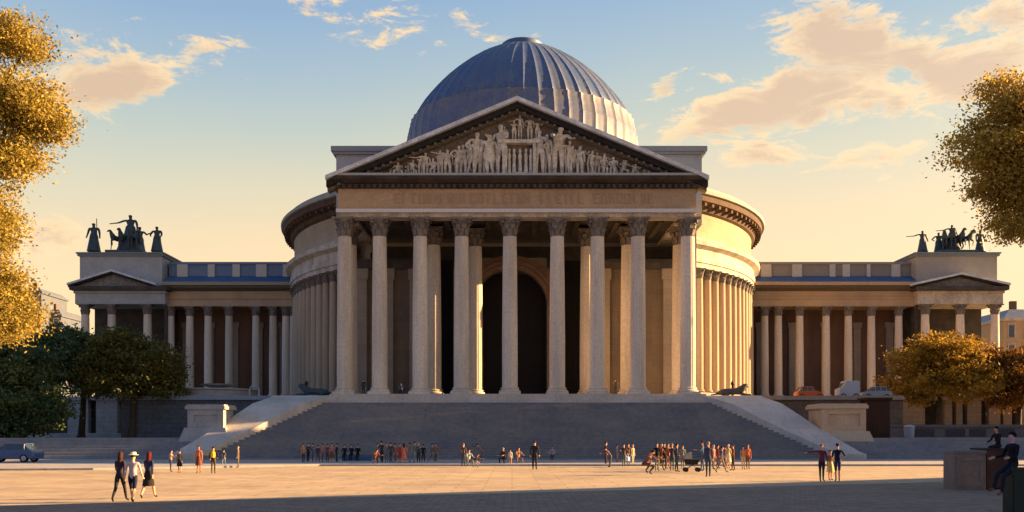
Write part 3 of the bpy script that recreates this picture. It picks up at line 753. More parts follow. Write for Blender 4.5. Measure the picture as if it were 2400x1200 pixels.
def person(X, Y, Z, h, pose, shirt, pants, hair=(40, 28, 20), skin=SK1, rz=0, label='', group='people on the plaza', sleeve=True, shorts=False,
           skirt=None, long_hair=False, hat=None, detail=False, female=False, shoes=(30, 26, 24), bag=None, bare=False, wide=1.0, drop=0):
    me, info = get_body(pose, detail, female)
    s = h/1.76
    o = bpy.data.objects.new('person', me); col.objects.link(o)
    o.location = (X, Y, Z+drop); o.rotation_euler = (0, 0, R(rz)); o.scale = (s*wide, s*wide, s)
    tag(o, label, 'person', group)
    ms = [cloth(skin), cloth(shirt), cloth(pants if not bare else skin), cloth(skin if (shorts or skirt) else pants), cloth(shoes), cloth(shirt if sleeve else skin)]
    for i, q in enumerate(ms): o.material_slots[i].link = 'OBJECT'; o.material_slots[i].material = q
    hd = info['head']; ln = info['lean']
    # hair: a cap over crown, back and sides of the head
    m = MB(); n = 12; rows = 7
    vs = []; fs = []
    for i in range(rows+1):
        t = i/rows*(PI*.62)
        for j in range(n):
            a = 2*PI*j/n; back_ = math.sin(a)    # +1 is the back of the head
            tt = t*(1.0 if back_ > -.2 else .62)
            r = .098
            p = Vector((r*.90*math.sin(tt)*math.cos(a), r*1.08*math.sin(tt)*math.sin(a)+.012, r*1.08*math.cos(tt)+.018))
            if long_hair and back_ > -.3 and i >= rows-2:
                p.z -= .08*(i-rows+3); p.y += .012
            p = Vector((p.x, p.y*math.cos(ln) - p.z*math.sin(ln), p.z*math.cos(ln) + p.y*math.sin(ln)))
            vs.append(p+hd)
    for i in range(rows):
        for j in range(n): k = (j+1) % n; fs.append((i*n+j, (i+1)*n+j, (i+1)*n+k, i*n+k))
    m.add(vs, fs); m.build('hair', cloth(hair), o, smooth=True, world=False)
    if hat:
        m = MB(); ht = hd + Vector((0, 0, .05)); m.lathe([(.17, 0), (.175, .012), (.10, .022), (.095, .09), (.07, .11), (0, .112)], 16, ht); m.build('sun_hat', cloth(hat), o, smooth=True, world=False)
    if skirt:
        pz = info['pel'].z; m = MB()
        m.lathe([(.118, pz+.12), (.15, pz), (.19, pz-.22), (.225, pz-.46), (.215, pz-.46), (.14, pz-.1)], 18, (0, info['pel'].y, 0)); m.build('skirt', cloth(skirt), o, smooth=True, world=False)
    if bag:
        m = MB(); c_ = info['chest']; m.lathe([(.0, -.26), (.13, -.24), (.15, -.1), (.14, .1), (.08, .16), (0, .17)], 10, (c_[0], c_[1]+.20, c_[2]-.02)); m.build('backpack', cloth(bag), o, smooth=True, world=False)
    return o
def pp(px, fy, pose, shirt, pants, label, h=1.7, zoff=0, **k):
    Yd = F*CH/(fy-HY)
    if zoff: Yd = F*(CH-zoff)/(fy-HY)
    k.setdefault('rz', random.Random(px).choice([0, 180, 90, -90, 40, -140, 150]))
    return person(wx(px, Yd), Yd, zoff, h, pose, shirt, pants, label=label, **k)
K = .0
G1 = 'visitors near the foot of the steps'
# near trio, walking away
pp(281, 1176, 'walk', (46, 36, 48), (34, 32, 36), 'woman in dark plum top and black trousers at the left of the near trio', h=1.71, rz=176, hair=(52, 26, 10), detail=True, female=True, group='near walking trio', long_hair=True)
pp(311, 1177, 'stride', (172, 150, 148), (24, 30, 52), 'person in cream hat, loose pale pink shirt and navy shorts amid the near trio', h=1.66, rz=184, hat=(205, 200, 160), shorts=True, detail=True, group='near walking trio', sleeve=True, wide=1.06, skin=(200, 150, 105))
pp(348, 1168, 'walk', (32, 40, 66), (26, 26, 24), 'red haired woman in navy top and black skirt at the right of the near trio', h=1.68, rz=172, hair=(70, 8, 4), detail=True, female=True, skirt=(24, 24, 24), bare=True, group='near walking trio', long_hair=True)
G2 = 'people strolling at the left of the plaza'
ppl = [
 (400, 1106, 'phone', (150, 108, 88), (30, 38, 66), 'child in tan shirt and navy trousers, leftmost behind the near trio', dict(h=1.33)),
 (421, 1108, 'stand', (28, 30, 34), (36, 40, 44), 'girl in black dress standing beside the boy in the tan shirt', dict(h=1.36, female=True, skirt=(30, 32, 36), bare=True)),
 (466, 1108, 'stand', (160, 88, 62), (60, 40, 36), 'woman in rust coloured dress standing left of the person with a yellow scarf', dict(h=1.62, female=True, skirt=(92, 52, 38), bare=True, skin=SK2)),
 (500, 1110, 'hips', (30, 26, 34), (62, 58, 44), 'person in black jacket with bright yellow pack on the shoulders', dict(h=1.58, bag=(196, 156, 40), rz=190)),
 (524, 1094, 'walk', (70, 74, 76), (88, 98, 110), 'small child in grey top walking right of the yellow pack', dict(h=1.25)),
 (558, 1096, 'stand', (86, 74, 56), (84, 74, 46), 'slim person in olive brown clothes standing alone by the stair foot', dict(h=1.45, hair=(150, 130, 105))),
]
for a in ppl: pp(*a[:6], group=G2, **a[6])
G3 = 'visitors grouped left of centre at the stair foot'
ppl = [
 (711, 1087, 'stand', (150, 110, 78), (56, 60, 64), 'man in tan shirt and dark trousers, leftmost of the left centre group', dict(h=1.58)),
 (722, 1086, 'phone', (26, 32, 42), (26, 34, 44), 'person all in black right beside the man in the tan shirt', dict(h=1.6)),
 (733, 1085, 'stand', (66, 84, 112), (60, 70, 84), 'person in steel blue coat behind the person in black', dict(h=1.58)),
 (745, 1086, 'walk', (66, 52, 66), (86, 76, 70), 'person in dusky purple top and grey trousers left of the coral shirt', dict(h=1.5)),
 (756, 1086, 'stand', (188, 84, 66), (84, 70, 66), 'person in coral red shirt between two dull brown coats', dict(h=1.58, skin=(190, 116, 98))),
 (767, 1086, 'phone', (84, 70, 66), (72, 62, 60), 'person in dull brown coat right of the coral shirt', dict(h=1.55)),
 (778, 1086, 'stand', (180, 110, 92), (74, 54, 46), 'woman in salmon top with chestnut skirt near the blue bench', dict(h=1.58, female=True, skirt=(96, 64, 44), bare=True)),
 (789, 1086, 'hips', (40, 36, 42), (40, 36, 36), 'person in charcoal suit standing next to the blue bench', dict(h=1.58)),
]
for a in ppl: pp(*a[:6], group=G3, **a[6])
# blue bench with three people in black
Yb = F*(CH-.0)/(1084-HY)
bx0, bx1 = wx(803, Yb), wx(872, Yb)
bn = empty('blue_bench', ((bx0+bx1)/2, Yb, .13), label='long blue bench at the stair foot with dark figures sitting on it', cat='bench')
BL = mat('blue_painted_wood', (.06, .12, .26), c2=(.09, .15, .26), vscale=2)
m = MB(); m.box(bx0, bx1, Yb-.25, Yb+.3, .53, .60); m.build('seat', BL, bn)
m = MB(); m.box(bx0, bx1, Yb-.2, Yb-.12, .16, .50); m.build('front_panel', BL, bn)
for xx in (bx0+.15, (bx0+bx1)/2, bx1-.15):
    m = MB(); m.box(xx-.06, xx+.06, Yb-.08, Yb+.25, .13, .53); m.build('leg', BL, bn)
for i, (px, lb, c_) in enumerate(((808, 'person in black seated at the left end of the blue bench', (22, 26, 32)), (824, 'person in dark navy coat seated second on the blue bench', (24, 26, 42)), (839, 'hooded person in black seated third on the blue bench', (14, 12, 16)))):
    person(wx(px, Yb), Yb, .13, 1.72, 'sit', c_, (20, 20, 24), label=lb, rz=(0, 0, 0)[i], group='people sitting on the blue bench', hair=(20, 18, 18))
G4 = 'visitors grouped at the centre left of the stair foot'
ppl = [
 (877, 1091, 'crouch', (112, 62, 46), (66, 50, 46), 'person in rust top crouching over a dark bag at the group edge', dict(h=1.7, rz=40)),
 (885, 1086, 'stand', (186, 110, 72), (80, 66, 62), 'person in orange tan shirt standing behind the crouching one', dict(h=1.6)),
 (895, 1087, 'phone', (32, 44, 48), (36, 38, 52), 'tall person in dark teal jacket second from the crouching one', dict(h=1.78, hair=(24, 30, 28))),
 (906, 1086, 'stand', (126, 112, 114), (106, 100, 102), 'person in pale mauve grey clothes right of the teal jacket', dict(h=1.64)),
 (916, 1088, 'walk', (60, 60, 58), (58, 60, 64), 'person in dark grey coat with brown hair in the middle of the group', dict(h=1.72, hair=(58, 52, 40))),
 (926, 1086, 'stand', (126, 88, 72), (104, 88, 80), 'person in brown jumper left of the long coral dress', dict(h=1.6)),
 (937, 1088, 'stand', (140, 62, 46), (120, 56, 42), 'woman in dark brick red skirt and top beside the coral dress', dict(h=1.6, female=True, skirt=(136, 58, 42), bare=True)),
 (947, 1089, 'hips', (196, 104, 76), (196, 104, 72), 'woman in long bright coral dress', dict(h=1.62, female=True, skirt=(196, 100, 70), bare=True, long_hair=True)),
 (960, 1088, 'stand', (104, 92, 82), (110, 116, 120), 'person in taupe shirt and pale grey trousers right of the coral dress', dict(h=1.66, skin=SK2)),
 (971, 1088, 'phone', (96, 98, 92), (112, 118, 120), 'person with black hair in grey green top and pale trousers', dict(h=1.74, hair=(22, 26, 32))),
 (981, 1087, 'stand', (60, 62, 66), (40, 42, 50), 'blond person in slate grey jacket near the end of the group', dict(h=1.62, hair=(150, 146, 120))),
 (992, 1086, 'walk', (26, 28, 34), (40, 46, 50), 'person in black coat at the right edge of the centre left group', dict(h=1.55)),
 (1012, 1086, 'walk', (84, 84, 86), (84, 96, 96), 'person in soft grey clothes a step away from the black coat', dict(h=1.6)),
 (1021, 1085, 'stand', (112, 80, 58), (84, 72, 64), 'slim person in brown at the far right of the centre left group', dict(h=1.56)),
]
for a in ppl: pp(*a[:6], group=G4, **a[6])
G5 = 'small family resting near the middle of the plaza edge'
ppl = [
 (1086, 1094, 'hips', (78, 58, 48), (52, 58, 70), 'person in brown top and blue grey trousers left in the family', dict(h=1.65, hair=(110, 88, 80))),
 (1098, 1095, 'ground', (140, 146, 144), (90, 92, 98), 'person in pale grey shirt sitting on the ground in the family', dict(h=1.7, rz=20)),
 (1112, 1096, 'crouch', (70, 50, 36), (140, 140, 140), 'child crouching in dark brown top and white trousers', dict(h=1.35, rz=60)),
 (1131, 1084, 'bend', (138, 100, 86), (98, 84, 82), 'person in dusty pink shirt bending toward the family', dict(h=1.7, rz=-100)),
]
for a in ppl: pp(*a[:6], group=G5, **a[6])
G6 = 'people resting on the paving at the centre'
ppl = [
 (1182, 1090, 'ground', (44, 40, 40), (26, 16, 14), 'person in black sitting on the paving, leftmost of the central pair', dict(h=1.75, rz=-30, hair=(140, 130, 124))),
 (1196, 1092, 'stand', (176, 164, 146), (140, 120, 100), 'small child in cream clothes between the two sitters', dict(h=1.2)),
 (1214, 1090, 'ground', (150, 112, 86), (96, 84, 92), 'person in tan top with dark purple hair sitting on the paving', dict(h=1.8, rz=20, hair=(46, 26, 44))),
 (1253, 1101, 'stand', (34, 34, 36), (30, 34, 36), 'tall man in long black coat standing alone at the centre', dict(h=1.86, hair=(40, 24, 10), rz=170, wide=1.12)),
 (1295, 1082, 'sit', (150, 136, 136), (64, 48, 36), 'person in pale pink top sitting on the lowest stair', dict(h=1.7, rz=-10)),
]
for a in ppl: pp(*a[:6], group=G6, **a[6])
G7 = 'crowd at the right of the stair foot'
ppl = [
 (1420, 1091, 'stand', (26, 14, 18), (56, 46, 44), 'person in black coat at the left end of the right hand crowd', dict(h=1.74, hair=(26, 14, 12), rz=90)),
 (1432, 1095, 'bend', (100, 78, 72), (80, 78, 78), 'stooping person in mauve brown next to the black coat', dict(h=1.5, rz=-90)),
 (1446, 1087, 'stand', (150, 122, 98), (150, 112, 92), 'person in beige clothes left of the one with a white bag', dict(h=1.5)),
 (1462, 1094, 'carry', (66, 58, 56), (72, 84, 70), 'person in dark top and green trousers holding a white bag', dict(h=1.62, rz=0)),
 (1473, 1092, 'stand', (100, 70, 56), (100, 102, 84), 'person in chestnut shirt right of the white bag', dict(h=1.62)),
 (1483, 1090, 'stand', (158, 144, 116), (150, 148, 130), 'blond person in cream clothes left of the crouching figure', dict(h=1.52, hair=(160, 146, 110))),
 (1510, 1113, 'crouch', (96, 70, 66), (74, 62, 62), 'bulky person in brown coat crouching in front of the crowd', dict(h=1.95, rz=50, wide=1.2)),
 (1522, 1095, 'bend', (150, 98, 68), (120, 84, 60), 'person in copper shirt leaning behind the crouching figure', dict(h=1.5, rz=110)),
 (1540, 1104, 'stand', (14, 18, 24), (120, 114, 84), 'person in long black jacket and khaki trousers in the right crowd', dict(h=1.76)),
 (1549, 1103, 'walk', (104, 56, 42), (66, 58, 44), 'person in maroon shirt squeezed right of the long black jacket', dict(h=1.72, hair=(170, 130, 90))),
 (1557, 1100, 'stand', (30, 22, 24), (50, 40, 36), 'person in near black top between maroon and orange shirts', dict(h=1.72)),
 (1566, 1098, 'stand', (190, 112, 70), (170, 116, 90), 'person in bright orange shirt in the right crowd', dict(h=1.68, hair=(70, 72, 76))),
 (1575, 1103, 'stand', (48, 50, 58), (60, 70, 70), 'person in blue black jacket right of the orange shirt', dict(h=1.7, hair=(120, 112, 106))),
 (1586, 1106, 'hips', (38, 38, 56), (62, 78, 58), 'person in indigo coat and green trousers', dict(h=1.72)),
 (1600, 1098, 'stand', (110, 112, 100), (108, 102, 92), 'person in pale sage clothes right of the indigo coat', dict(h=1.56)),
 (1646, 1104, 'carry', (74, 94, 116), (64, 84, 104), 'tall man in light blue shirt pushing the black pram', dict(h=1.88, hair=(12, 6, 4), rz=-90, skin=SK2)),
 (1660, 1118, 'stand', (46, 50, 76), (44, 56, 72), 'tall man in dark navy suit standing in front of the crowd', dict(h=1.88, hair=(130, 112, 100), rz=180)),
 (1672, 1100, 'stand', (140, 98, 74), (90, 72, 66), 'person in caramel top right of the navy suit', dict(h=1.6, hair=(170, 140, 108))),
 (1682, 1098, 'stand', (122, 46, 34), (120, 90, 70), 'person in dark red shirt behind the caramel top', dict(h=1.58)),
 (1691, 1108, 'walk', (84, 76, 92), (100, 98, 88), 'person in grey violet top and grey trousers walking', dict(h=1.6)),
 (1700, 1095, 'stand', (96, 50, 42), (110, 74, 52), 'child in oxblood top left of the blond person in cream', dict(h=1.45)),
 (1707, 1098, 'stand', (172, 154, 112), (200, 180, 140), 'blond person in cream dress near the right end of the crowd', dict(h=1.62, female=True, skirt=(214, 198, 150), bare=True, hair=(180, 160, 110))),
 (1718, 1103, 'hips', (102, 52, 26), (60, 50, 40), 'person in russet jacket and dark trousers near the crowd end', dict(h=1.64)),
 (1742, 1100, 'stand', (160, 124, 96), (176, 160, 116), 'person in sand coloured clothes left of the orange top', dict(h=1.52)),
 (1753, 1100, 'stand', (180, 92, 56), (108, 70, 60), 'woman in burnt orange top at the far right end of the crowd', dict(h=1.62, female=True, hair=(120, 76, 40), long_hair=True)),
 (1926, 1128, 'point', (98, 44, 52), (38, 38, 46), 'person in maroon top with arm stretched out to the left, black trousers', dict(h=1.80, detail=True, rz=0, hair=(120, 84, 70))),
 (1946, 1126, 'stand', (120, 94, 76), (200, 176, 110), 'person in mustard skirt standing between the pointing one and the blue shorts', dict(h=1.5, female=True, detail=True, skirt=(196, 172, 96), bare=True, rz=10)),
 (1963, 1128, 'hips', (24, 28, 36), (40, 56, 88), 'dark haired person in black top and blue shorts at the right of the trio', dict(h=1.84, detail=True, shorts=True, rz=172, hair=(30, 30, 26), sleeve=False)),
]
for a in ppl:
    if a[0] in (1926, 1963):  # arm must stretch to picture left
        pass
    pp(*a[:6], group=G7 if a[0] < 1900 else 'trio standing at the right of the plaza', **a[6])
# white bag held by the person at 1462
Yw = F*CH/(1094-HY); m = MB(); xw = wx(1462, Yw)
m.lathe([(.0, 0), (.16, .02), (.17, .2), (.12, .3), (.05, .32)], 12, (xw+.2, Yw-.45, .42)); m.tube([(xw+.12, Yw-.45, .72), (xw+.16, Yw-.45, .95), (xw+.24, Yw-.45, .95), (xw+.28, Yw-.45, .72)], .012, 6)
tag(m.build('shopping_bag', mat('white_plastic', (.75, .75, .85), rough=.5), smooth=True), 'white shopping bag carried in the right hand crowd', 'bag')
# pram
Yp = F*CH/(1106-HY); xp = wx(1622, Yp)
pr_ = empty('pram', (xp, Yp, 0), label='black pram with pale hood standing before the man in the blue shirt', cat='pram')
BLK = mat('black_fabric', (.02, .022, .024)); HOOD = mat('pale_hood_fabric', (.36, .33, .30))
m = MB(); m.hexa([(xp-.38, Yp-.22, .45), (xp+.30, Yp-.22, .45), (xp+.30, Yp+.22, .45), (xp-.38, Yp+.22, .45)], [(xp-.48, Yp-.26, .78), (xp+.42, Yp-.26, .78), (xp+.42, Yp+.26, .78), (xp-.48, Yp+.26, .78)]); m.build('carrycot', BLK, pr_)
m = MB(); n = 8
for i in range(n):
    a0, a1 = PI*.5+PI*.5*i/n, PI*.5+PI*.5*(i+1)/n
    m.prism_xz([(xp-.05, .79), (xp-.05+.46*math.cos(a0), .79+.42*math.sin(a0)), (xp-.05+.46*math.cos(a1), .79+.42*math.sin(a1))][::-1], Yp-.27, Yp+.27)
m.build('hood', HOOD, pr_)
m = MB(); m.tube([(xp-.4, Yp-.2, .15), (xp+.3, Yp-.2, .6), (xp+.62, Yp-.2, 1.02), (xp+.62, Yp+.2, 1.02), (xp+.3, Yp+.2, .6), (xp-.4, Yp+.2, .15)], .018, 6); m.tube([(xp+.35, Yp-.2, .15), (xp-.2, Yp-.2, .55)], .018, 6); m.build('handle', IRON, pr_)
for a in (-.4, .35):
    for b in (-.24, .24):
        m = MB(); m.add(*[(lambda vs, fs: (vs, fs))([(xp+a+.14*math.cos(t*PI/8), Yp+b+d_, .14+.14*math.sin(t*PI/8)) for d_ in (-.02, .02) for t in range(16)], [tuple(range(16)), tuple(range(31, 15, -1))]+[(i, (i+1) % 16, 16+(i+1) % 16, 16+i) for i in range(16)])][0]); m.build('wheel', IRON, pr_)

# ------------------------------------------------------------------ right foreground: boxes, cabinet, two seated people
BOXST = mat('dull_pink_brown_stone', (.30, .205, .15), c2=(.23, .165, .125), vscale=1.2, fine=(6, .12), bump=.15)
BOXBR = mat('rusty_brown_panel', (.085, .035, .022), c2=(.11, .045, .028), vscale=1.2, fine=(6, .2), rough=.7)
Yx = 39.0
a, b = wx(2211, Yx+.9), wx(2311, Yx); zt = wz(1056, Yx)
bl = empty('stone_block', ((a+b)/2, Yx, 0), label='large square pinkish brown stone block at the right edge of the plaza', cat='stone block')
m = MB(); m.box(a, b, Yx, Yx+.9, 0, zt-.12); m.build('body', BOXST, bl)
m = MB(); m.box(a-.02, b+.02, Yx-.03, Yx+.93, zt-.12, zt); m.build('top_slab', mat('grey_top_slab', (.2, .2, .19), fine=(4, .1)), bl)
m = MB(); m.box(a+.12, b-.12, Yx-.03, Yx, .12, .3); m.box(a+.12, b-.12, Yx-.03, Yx, zt-.42, zt-.26); m.box(a+.12, a+.28, Yx-.03, Yx, .3, zt-.42); m.box(b-.28, b-.12, Yx-.03, Yx, .3, zt-.42); m.build('panel_frame', BOXST, bl)
a2, b2 = b+.04, wx(2372, Yx); zt3 = wz(1054, Yx)
bl = empty('metal_box', ((a2+b2)/2, Yx, 0), label='rusty dark brown box between the stone block and the green cabinet', cat='metal box')
m = MB(); m.box(a2, b2, Yx, Yx+1.4, .06, zt3); m.build('body', BOXBR, bl)
m = MB(); m.box(a2-.01, b2+.04, Yx-.04, Yx+1.44, zt3, zt3+.06); m.build('lid', mat('dark_lid', (.05, .035, .03)), bl)
m = MB(); m.box(a2+.12, b2-.12, Yx-.02, Yx, .5, .9); m.box(a2+.12, b2-.12, Yx-.02, Yx, 1.0, 1.45); m.build('hatch', BOXBR, bl)
for q in (a2+.08, b2-.2):
    m = MB(); m.box(q, q+.12, Yx+.05, Yx+.2, 0, .06); m.build('foot', IRON, bl)
# person sitting on the brown box
person(wx(2344, Yx+.6), Yx+.75, zt3+.06-.47, 1.75, 'sit', (26, 22, 26), (30, 26, 28), label='person in black sitting on the rusty brown box with outstretched hands', rz=-70, group='seated pair at right', hair=(20, 12, 14), detail=True, drop=0)
# green cabinet and person on it
Yc = 24.2; a3 = wx(2350, Yc+.45); b3 = a3+1.35; ztc = wz(1096, Yc)
GR = mat('bottle_green_paint', (.004, .018, .018), rough=.45, c2=(.006, .022, .022), vscale=3)
cb = empty('utility_cabinet', ((a3+b3)/2, Yc, 0), label='dark bottle green street cabinet cut by the right picture edge', cat='utility cabinet')
m = MB(); m.box(a3, b3, Yc, Yc+.45, .08, ztc-.09); m.build('body', GR, cb)
m = MB(); m.box(a3-.03, b3+.03, Yc-.03, Yc+.48, ztc-.09, ztc-.0); m.build('lid', GR, cb)
m = MB(); m.box(a3-.0, b3, Yc+.02, Yc+.43, 0, .08); m.build('plinth', mat('cabinet_plinth', (.15, .15, .15)), cb)
for q in (0, 1):
    m = MB(); m.box(a3+.05+q*.64, a3+.66+q*.64, Yc-.015, Yc, .15, ztc-.16)
    for k in range(4): m.box(a3+.15+q*.64, a3+.56+q*.64, Yc-.025, Yc-.016, ztc-.30-k*.05, ztc-.275-k*.05)
    dd = m.build('door', GR, cb)
    mm = MB(); mm.box(a3+.60-q*.0+q*.10, a3+.63+q*.10, Yc-.05, Yc-.016, .7, .85); mm.build('handle', IRON, dd)
POSES['perch'] = dict(thigh=(64, 52), knee=(48, 44), arm=(22, 16), elbow=(55, 65), lean=0, foot=(8, 0), nod=0)
me, info = get_body('perch', True, False)
hips = info['pel'].z
person(a3+.12, Yc+.18, ztc-hips*1.02+.09, 1.80, 'perch', (12, 12, 18), (22, 26, 36), label='person in black perched on the green cabinet, legs dangling to the left', rz=-78, group='seated pair at right', hair=(10, 8, 12), detail=True, shoes=(110, 66, 40), skin=(170, 130, 130))

# ------------------------------------------------------------------ tympanum relief, statues
TYM = mat('relief_marble', (.70, .66, .56), c2=(.40, .36, .29), vscale=1.6, fine=(4, .2), bump=.4)
rnd = random.Random(5)
figs = []
for row, (yy, kk, st_) in enumerate(((0, .80, 1.0), (.28, 1.0, .85))):
    x = -16.2 + row*.4
    while x < 16.6:
        hgt = (zAx - abs(x)*sl) - 1.35 - (zC1+.35)
        if hgt > .7 and (abs(x-.2) > 2.2 or row == 0) and not (row == 0 and abs(x-.2) < 1.4):
            hh = hgt*rnd.uniform(.80, 1.06)*(1 if row == 0 else .92)
            if hh < 1.6: pose = rnd.choice(['ground', 'crouch']); h = hh*1.5
            elif hh < 2.4 or rnd.random() < .10: pose = rnd.choice(['sit', 'bend']); h = hh*1.2
            else: pose = rnd.choice(['stand', 'hips', 'carry', 'wave', 'walk', 'phone', 'stride']); h = hh
            figs.append((x, yy, pose, h))
        x += rnd.uniform(.75, 1.3)*st_*(1 if abs(x) < 9 else 1.2)
relief = empty('tympanum_relief', (PC-1, 0, 0)); relief.parent = bd; relief.location = (PC-1, 95.4-100, zC1+.28-PZ)
for x, yy, pose, h in figs:
    me, info = get_body(pose, False, rnd.random() < .4)
    o = bpy.data.objects.new('relief_figure', me); col.objects.link(o); o.parent = relief
    s = h/1.76; o.scale = (s*rnd.uniform(1.3, 1.8), s*.8, s); o.location = (x, yy-.1, 0); o.rotation_euler = (0, 0, R(rnd.uniform(-60, 60)))
    for sl_ in o.material_slots: sl_.link = 'OBJECT'; sl_.material = TYM
m = MB()
m.box(PC-1.5, PC-1.2, 95.0, 95.7, zC1+.28, zC1+3.6); m.box(PC+1.6, PC+1.9, 95.0, 95.7, zC1+.28, zC1+3.6); m.box(PC-1.9, PC+2.6, 94.9, 95.7, zC1+3.6, zC1+3.95)
m.box(PC-.2, PC+.9, 95.1, 95.7, zC1+.28, zC1+.7)
for q in (-1.0, -.5, 0.1, .7, 1.2): m.lathe([(.17, 0), (.2, .5), (.14, 1.5), (.2, 2.1), (.1, 2.35), (.15, 2.5), (.13, 2.75), (0, 2.85)], 10, (PC+.2+q, 95.35, zC1+.32))
o = m.build('shrine', TYM, bd)
me, info = get_body('wave', False, True)
o = bpy.data.objects.new('relief_figure', me); col.objects.link(o); o.parent = relief; o.scale = (1.5, 1, 1.5); o.location = (.3, 0, 3.75)
for sl_ in o.material_slots: sl_.link = 'OBJECT'; sl_.material = TYM

for dx_, ps, hh in ((-1.5, 'sit', 1.7), (1.9, 'carry', 2.0), (-.5, 'bend', 1.9), (1.1, 'hips', 2.3)):
    me, info = get_body(ps, False, True)
    o = bpy.data.objects.new('relief_figure', me); col.objects.link(o); o.parent = relief; o.scale = (hh/1.76*1.5, 1, hh/1.76*1.1); o.location = (dx_+.2, .1, 3.7)
    for sl_ in o.material_slots: sl_.link = 'OBJECT'; sl_.material = TYM

def statue(px, Y, z, h, pose, label, rz=0, female=True, spear=False):
    X = wx(px, Y)
    r0 = empty('bronze_statue', (X, Y, z), R(rz), label=label, cat='statue', group='bronze statues on the pavilions')
    me, info = get_body(pose, False, female)
    o = bpy.data.objects.new('figure', me); col.objects.link(o); o.parent = r0; s = (h-.35)/1.76; o.scale = (s*1.7, s*1.5, s); o.location = (0, 0, .35)
    for q in o.material_slots: q.link = 'OBJECT'; q.material = BRONZE
    m = MB(); m.box(-.55, .55, -.55, .55, 0, .35); m.build('plinth', BRONZE, r0, world=False)
    m = MB(); k = s*1.5
    m.lathe([(.14*k, .35+1.05*s), (.17*k, .35+.8*s), (.22*k, .35+.4*s), (.27*k, .38), (.2*k, .36)], 14, rf=lambda r, zz, a: r*(1+.07*math.sin(a*7))); m.build('robe', BRONZE, r0, world=False, smooth=True)
    if spear: m = MB(); m.tube([(.55, -.2, .35), (.5, -.25, h*1.12)], .06, 6); m.build('spear', BRONZE, r0, world=False)
def horse_mesh():
    P = [(0,0,1.35),(0,-.45,1.38),(0,-.75,1.45),(0,-1.0,1.8),(0,-1.12,2.05),(0,-1.35,1.95),(0,-1.55,1.78),(0,.45,1.4),(0,.7,1.35),(0,.95,1.2),(0,1.05,.75)]
    rr = [.32,.31,.27,.17,.14,.12,.08,.31,.24,.07,.05]
    E = [(0,1),(1,2),(2,3),(3,4),(4,5),(5,6),(0,7),(7,8),(8,9),(9,10)]
    for s in (-1, 1):
        n = len(P); up = s > 0
        P += [(s*.16,-.62,1.15),(s*.16,-.95 if up else -.62,.95 if up else .75),(s*.16,-.8 if up else -.6,.6 if up else .38),(s*.16,-.85 if up else -.62,.42 if up else .06)]
        rr += [.13,.075,.05,.06]; E += [(2,n),(n,n+1),(n+1,n+2),(n+2,n+3)]
        n = len(P)
        P += [(s*.16,.62,1.1),(s*.17,.50,.78),(s*.17,.78,.48),(s*.17,.70,.06)]
        rr += [.17,.10,.055,.06]; E += [(8,n),(n,n+1),(n+1,n+2),(n+2,n+3)]
    me = skin_mesh('horse', P, E, rr, 0, 1); me.materials.append(BRONZE); return me
HM = horse_mesh()
def quadriga(px, Y, z, top, label, flip=1):
    X = wx(px, Y)
    r0 = empty('chariot_group', (X, Y, z), 0, label=label, cat='statue', group='bronze chariot groups on the pavilions')
    m = MB(); m.box(-2.6, 2.6, -1.5, 1.5, 0, .35); m.build('plinth', BRONZE, r0, world=False)
    for i, (dx_, rz, dz_) in enumerate(((-1.55, 28, 0), (-.55, 10, .12), (.55, -10, .12), (1.5, -28, 0))):
        o = bpy.data.objects.new('horse', HM); col.objects.link(o); o.parent = r0
        o.location = (dx_, -.3, .35); o.rotation_euler = (R(-6), 0, R(-rz)); o.scale = (1.5, 1.1, 1.3+dz_)
    m = MB(); m.lathe([(.7, .35), (.85, .9), (.95, 1.9), (.8, 2.0), (.5, 1.2)], 14, (0, .9, 0)); m.build('chariot', BRONZE, r0, world=False, smooth=True)
    hh = top - z - 1.5
    me, info = get_body('wave', False, False)
    o = bpy.data.objects.new('charioteer', me); col.objects.link(o); o.parent = r0; s = hh/1.85; o.scale = (s*1.6, s*1.5, s); o.location = (0, .9, 1.3)
    for q in o.material_slots: q.link = 'OBJECT'; q.material = BRONZE
    m = MB(); m.lathe([(.24*s, 1.3+1.1*s), (.36*s, 1.3+.6*s), (.6*s, 1.5), (.75*s, .5)], 12, (0, .9, 0)); m.build('robe', BRONZE, r0, world=False, smooth=True)
YS = 131.8
zl, zr_ = ATZ
quadriga(300, YS, zl, wz(492, YS), 'bronze four horse chariot group on the left pavilion')
statue(220, YS, zl, wz(522, YS)-zl, 'stand', 'slim bronze figure at the outer corner of the left pavilion attic', spear=True)
statue(327, YS+1.5, zl, wz(525, YS)-zl, 'carry', 'bronze figure right behind the chariot of the left pavilion', rz=30)
statue(368, YS, zl-.0, wz(530, YS)-zl, 'hips', 'bronze figure at the inner corner of the left pavilion attic')
quadriga(2238, YS, zr_, wz(517, YS), 'bronze four horse chariot group on the right pavilion')
statue(2162, YS, zr_, wz(540, YS)-zr_, 'wave', 'bronze figure raising an arm at the inner corner of the right pavilion attic')
statue(2200, YS+1.2, zr_, wz(540, YS)-zr_, 'hips', 'bronze figure just left of the chariot on the right pavilion', rz=-20)
statue(2297, YS, zr_, wz(540, YS)-zr_, 'stand', 'lone bronze figure at the outer corner of the right pavilion attic')
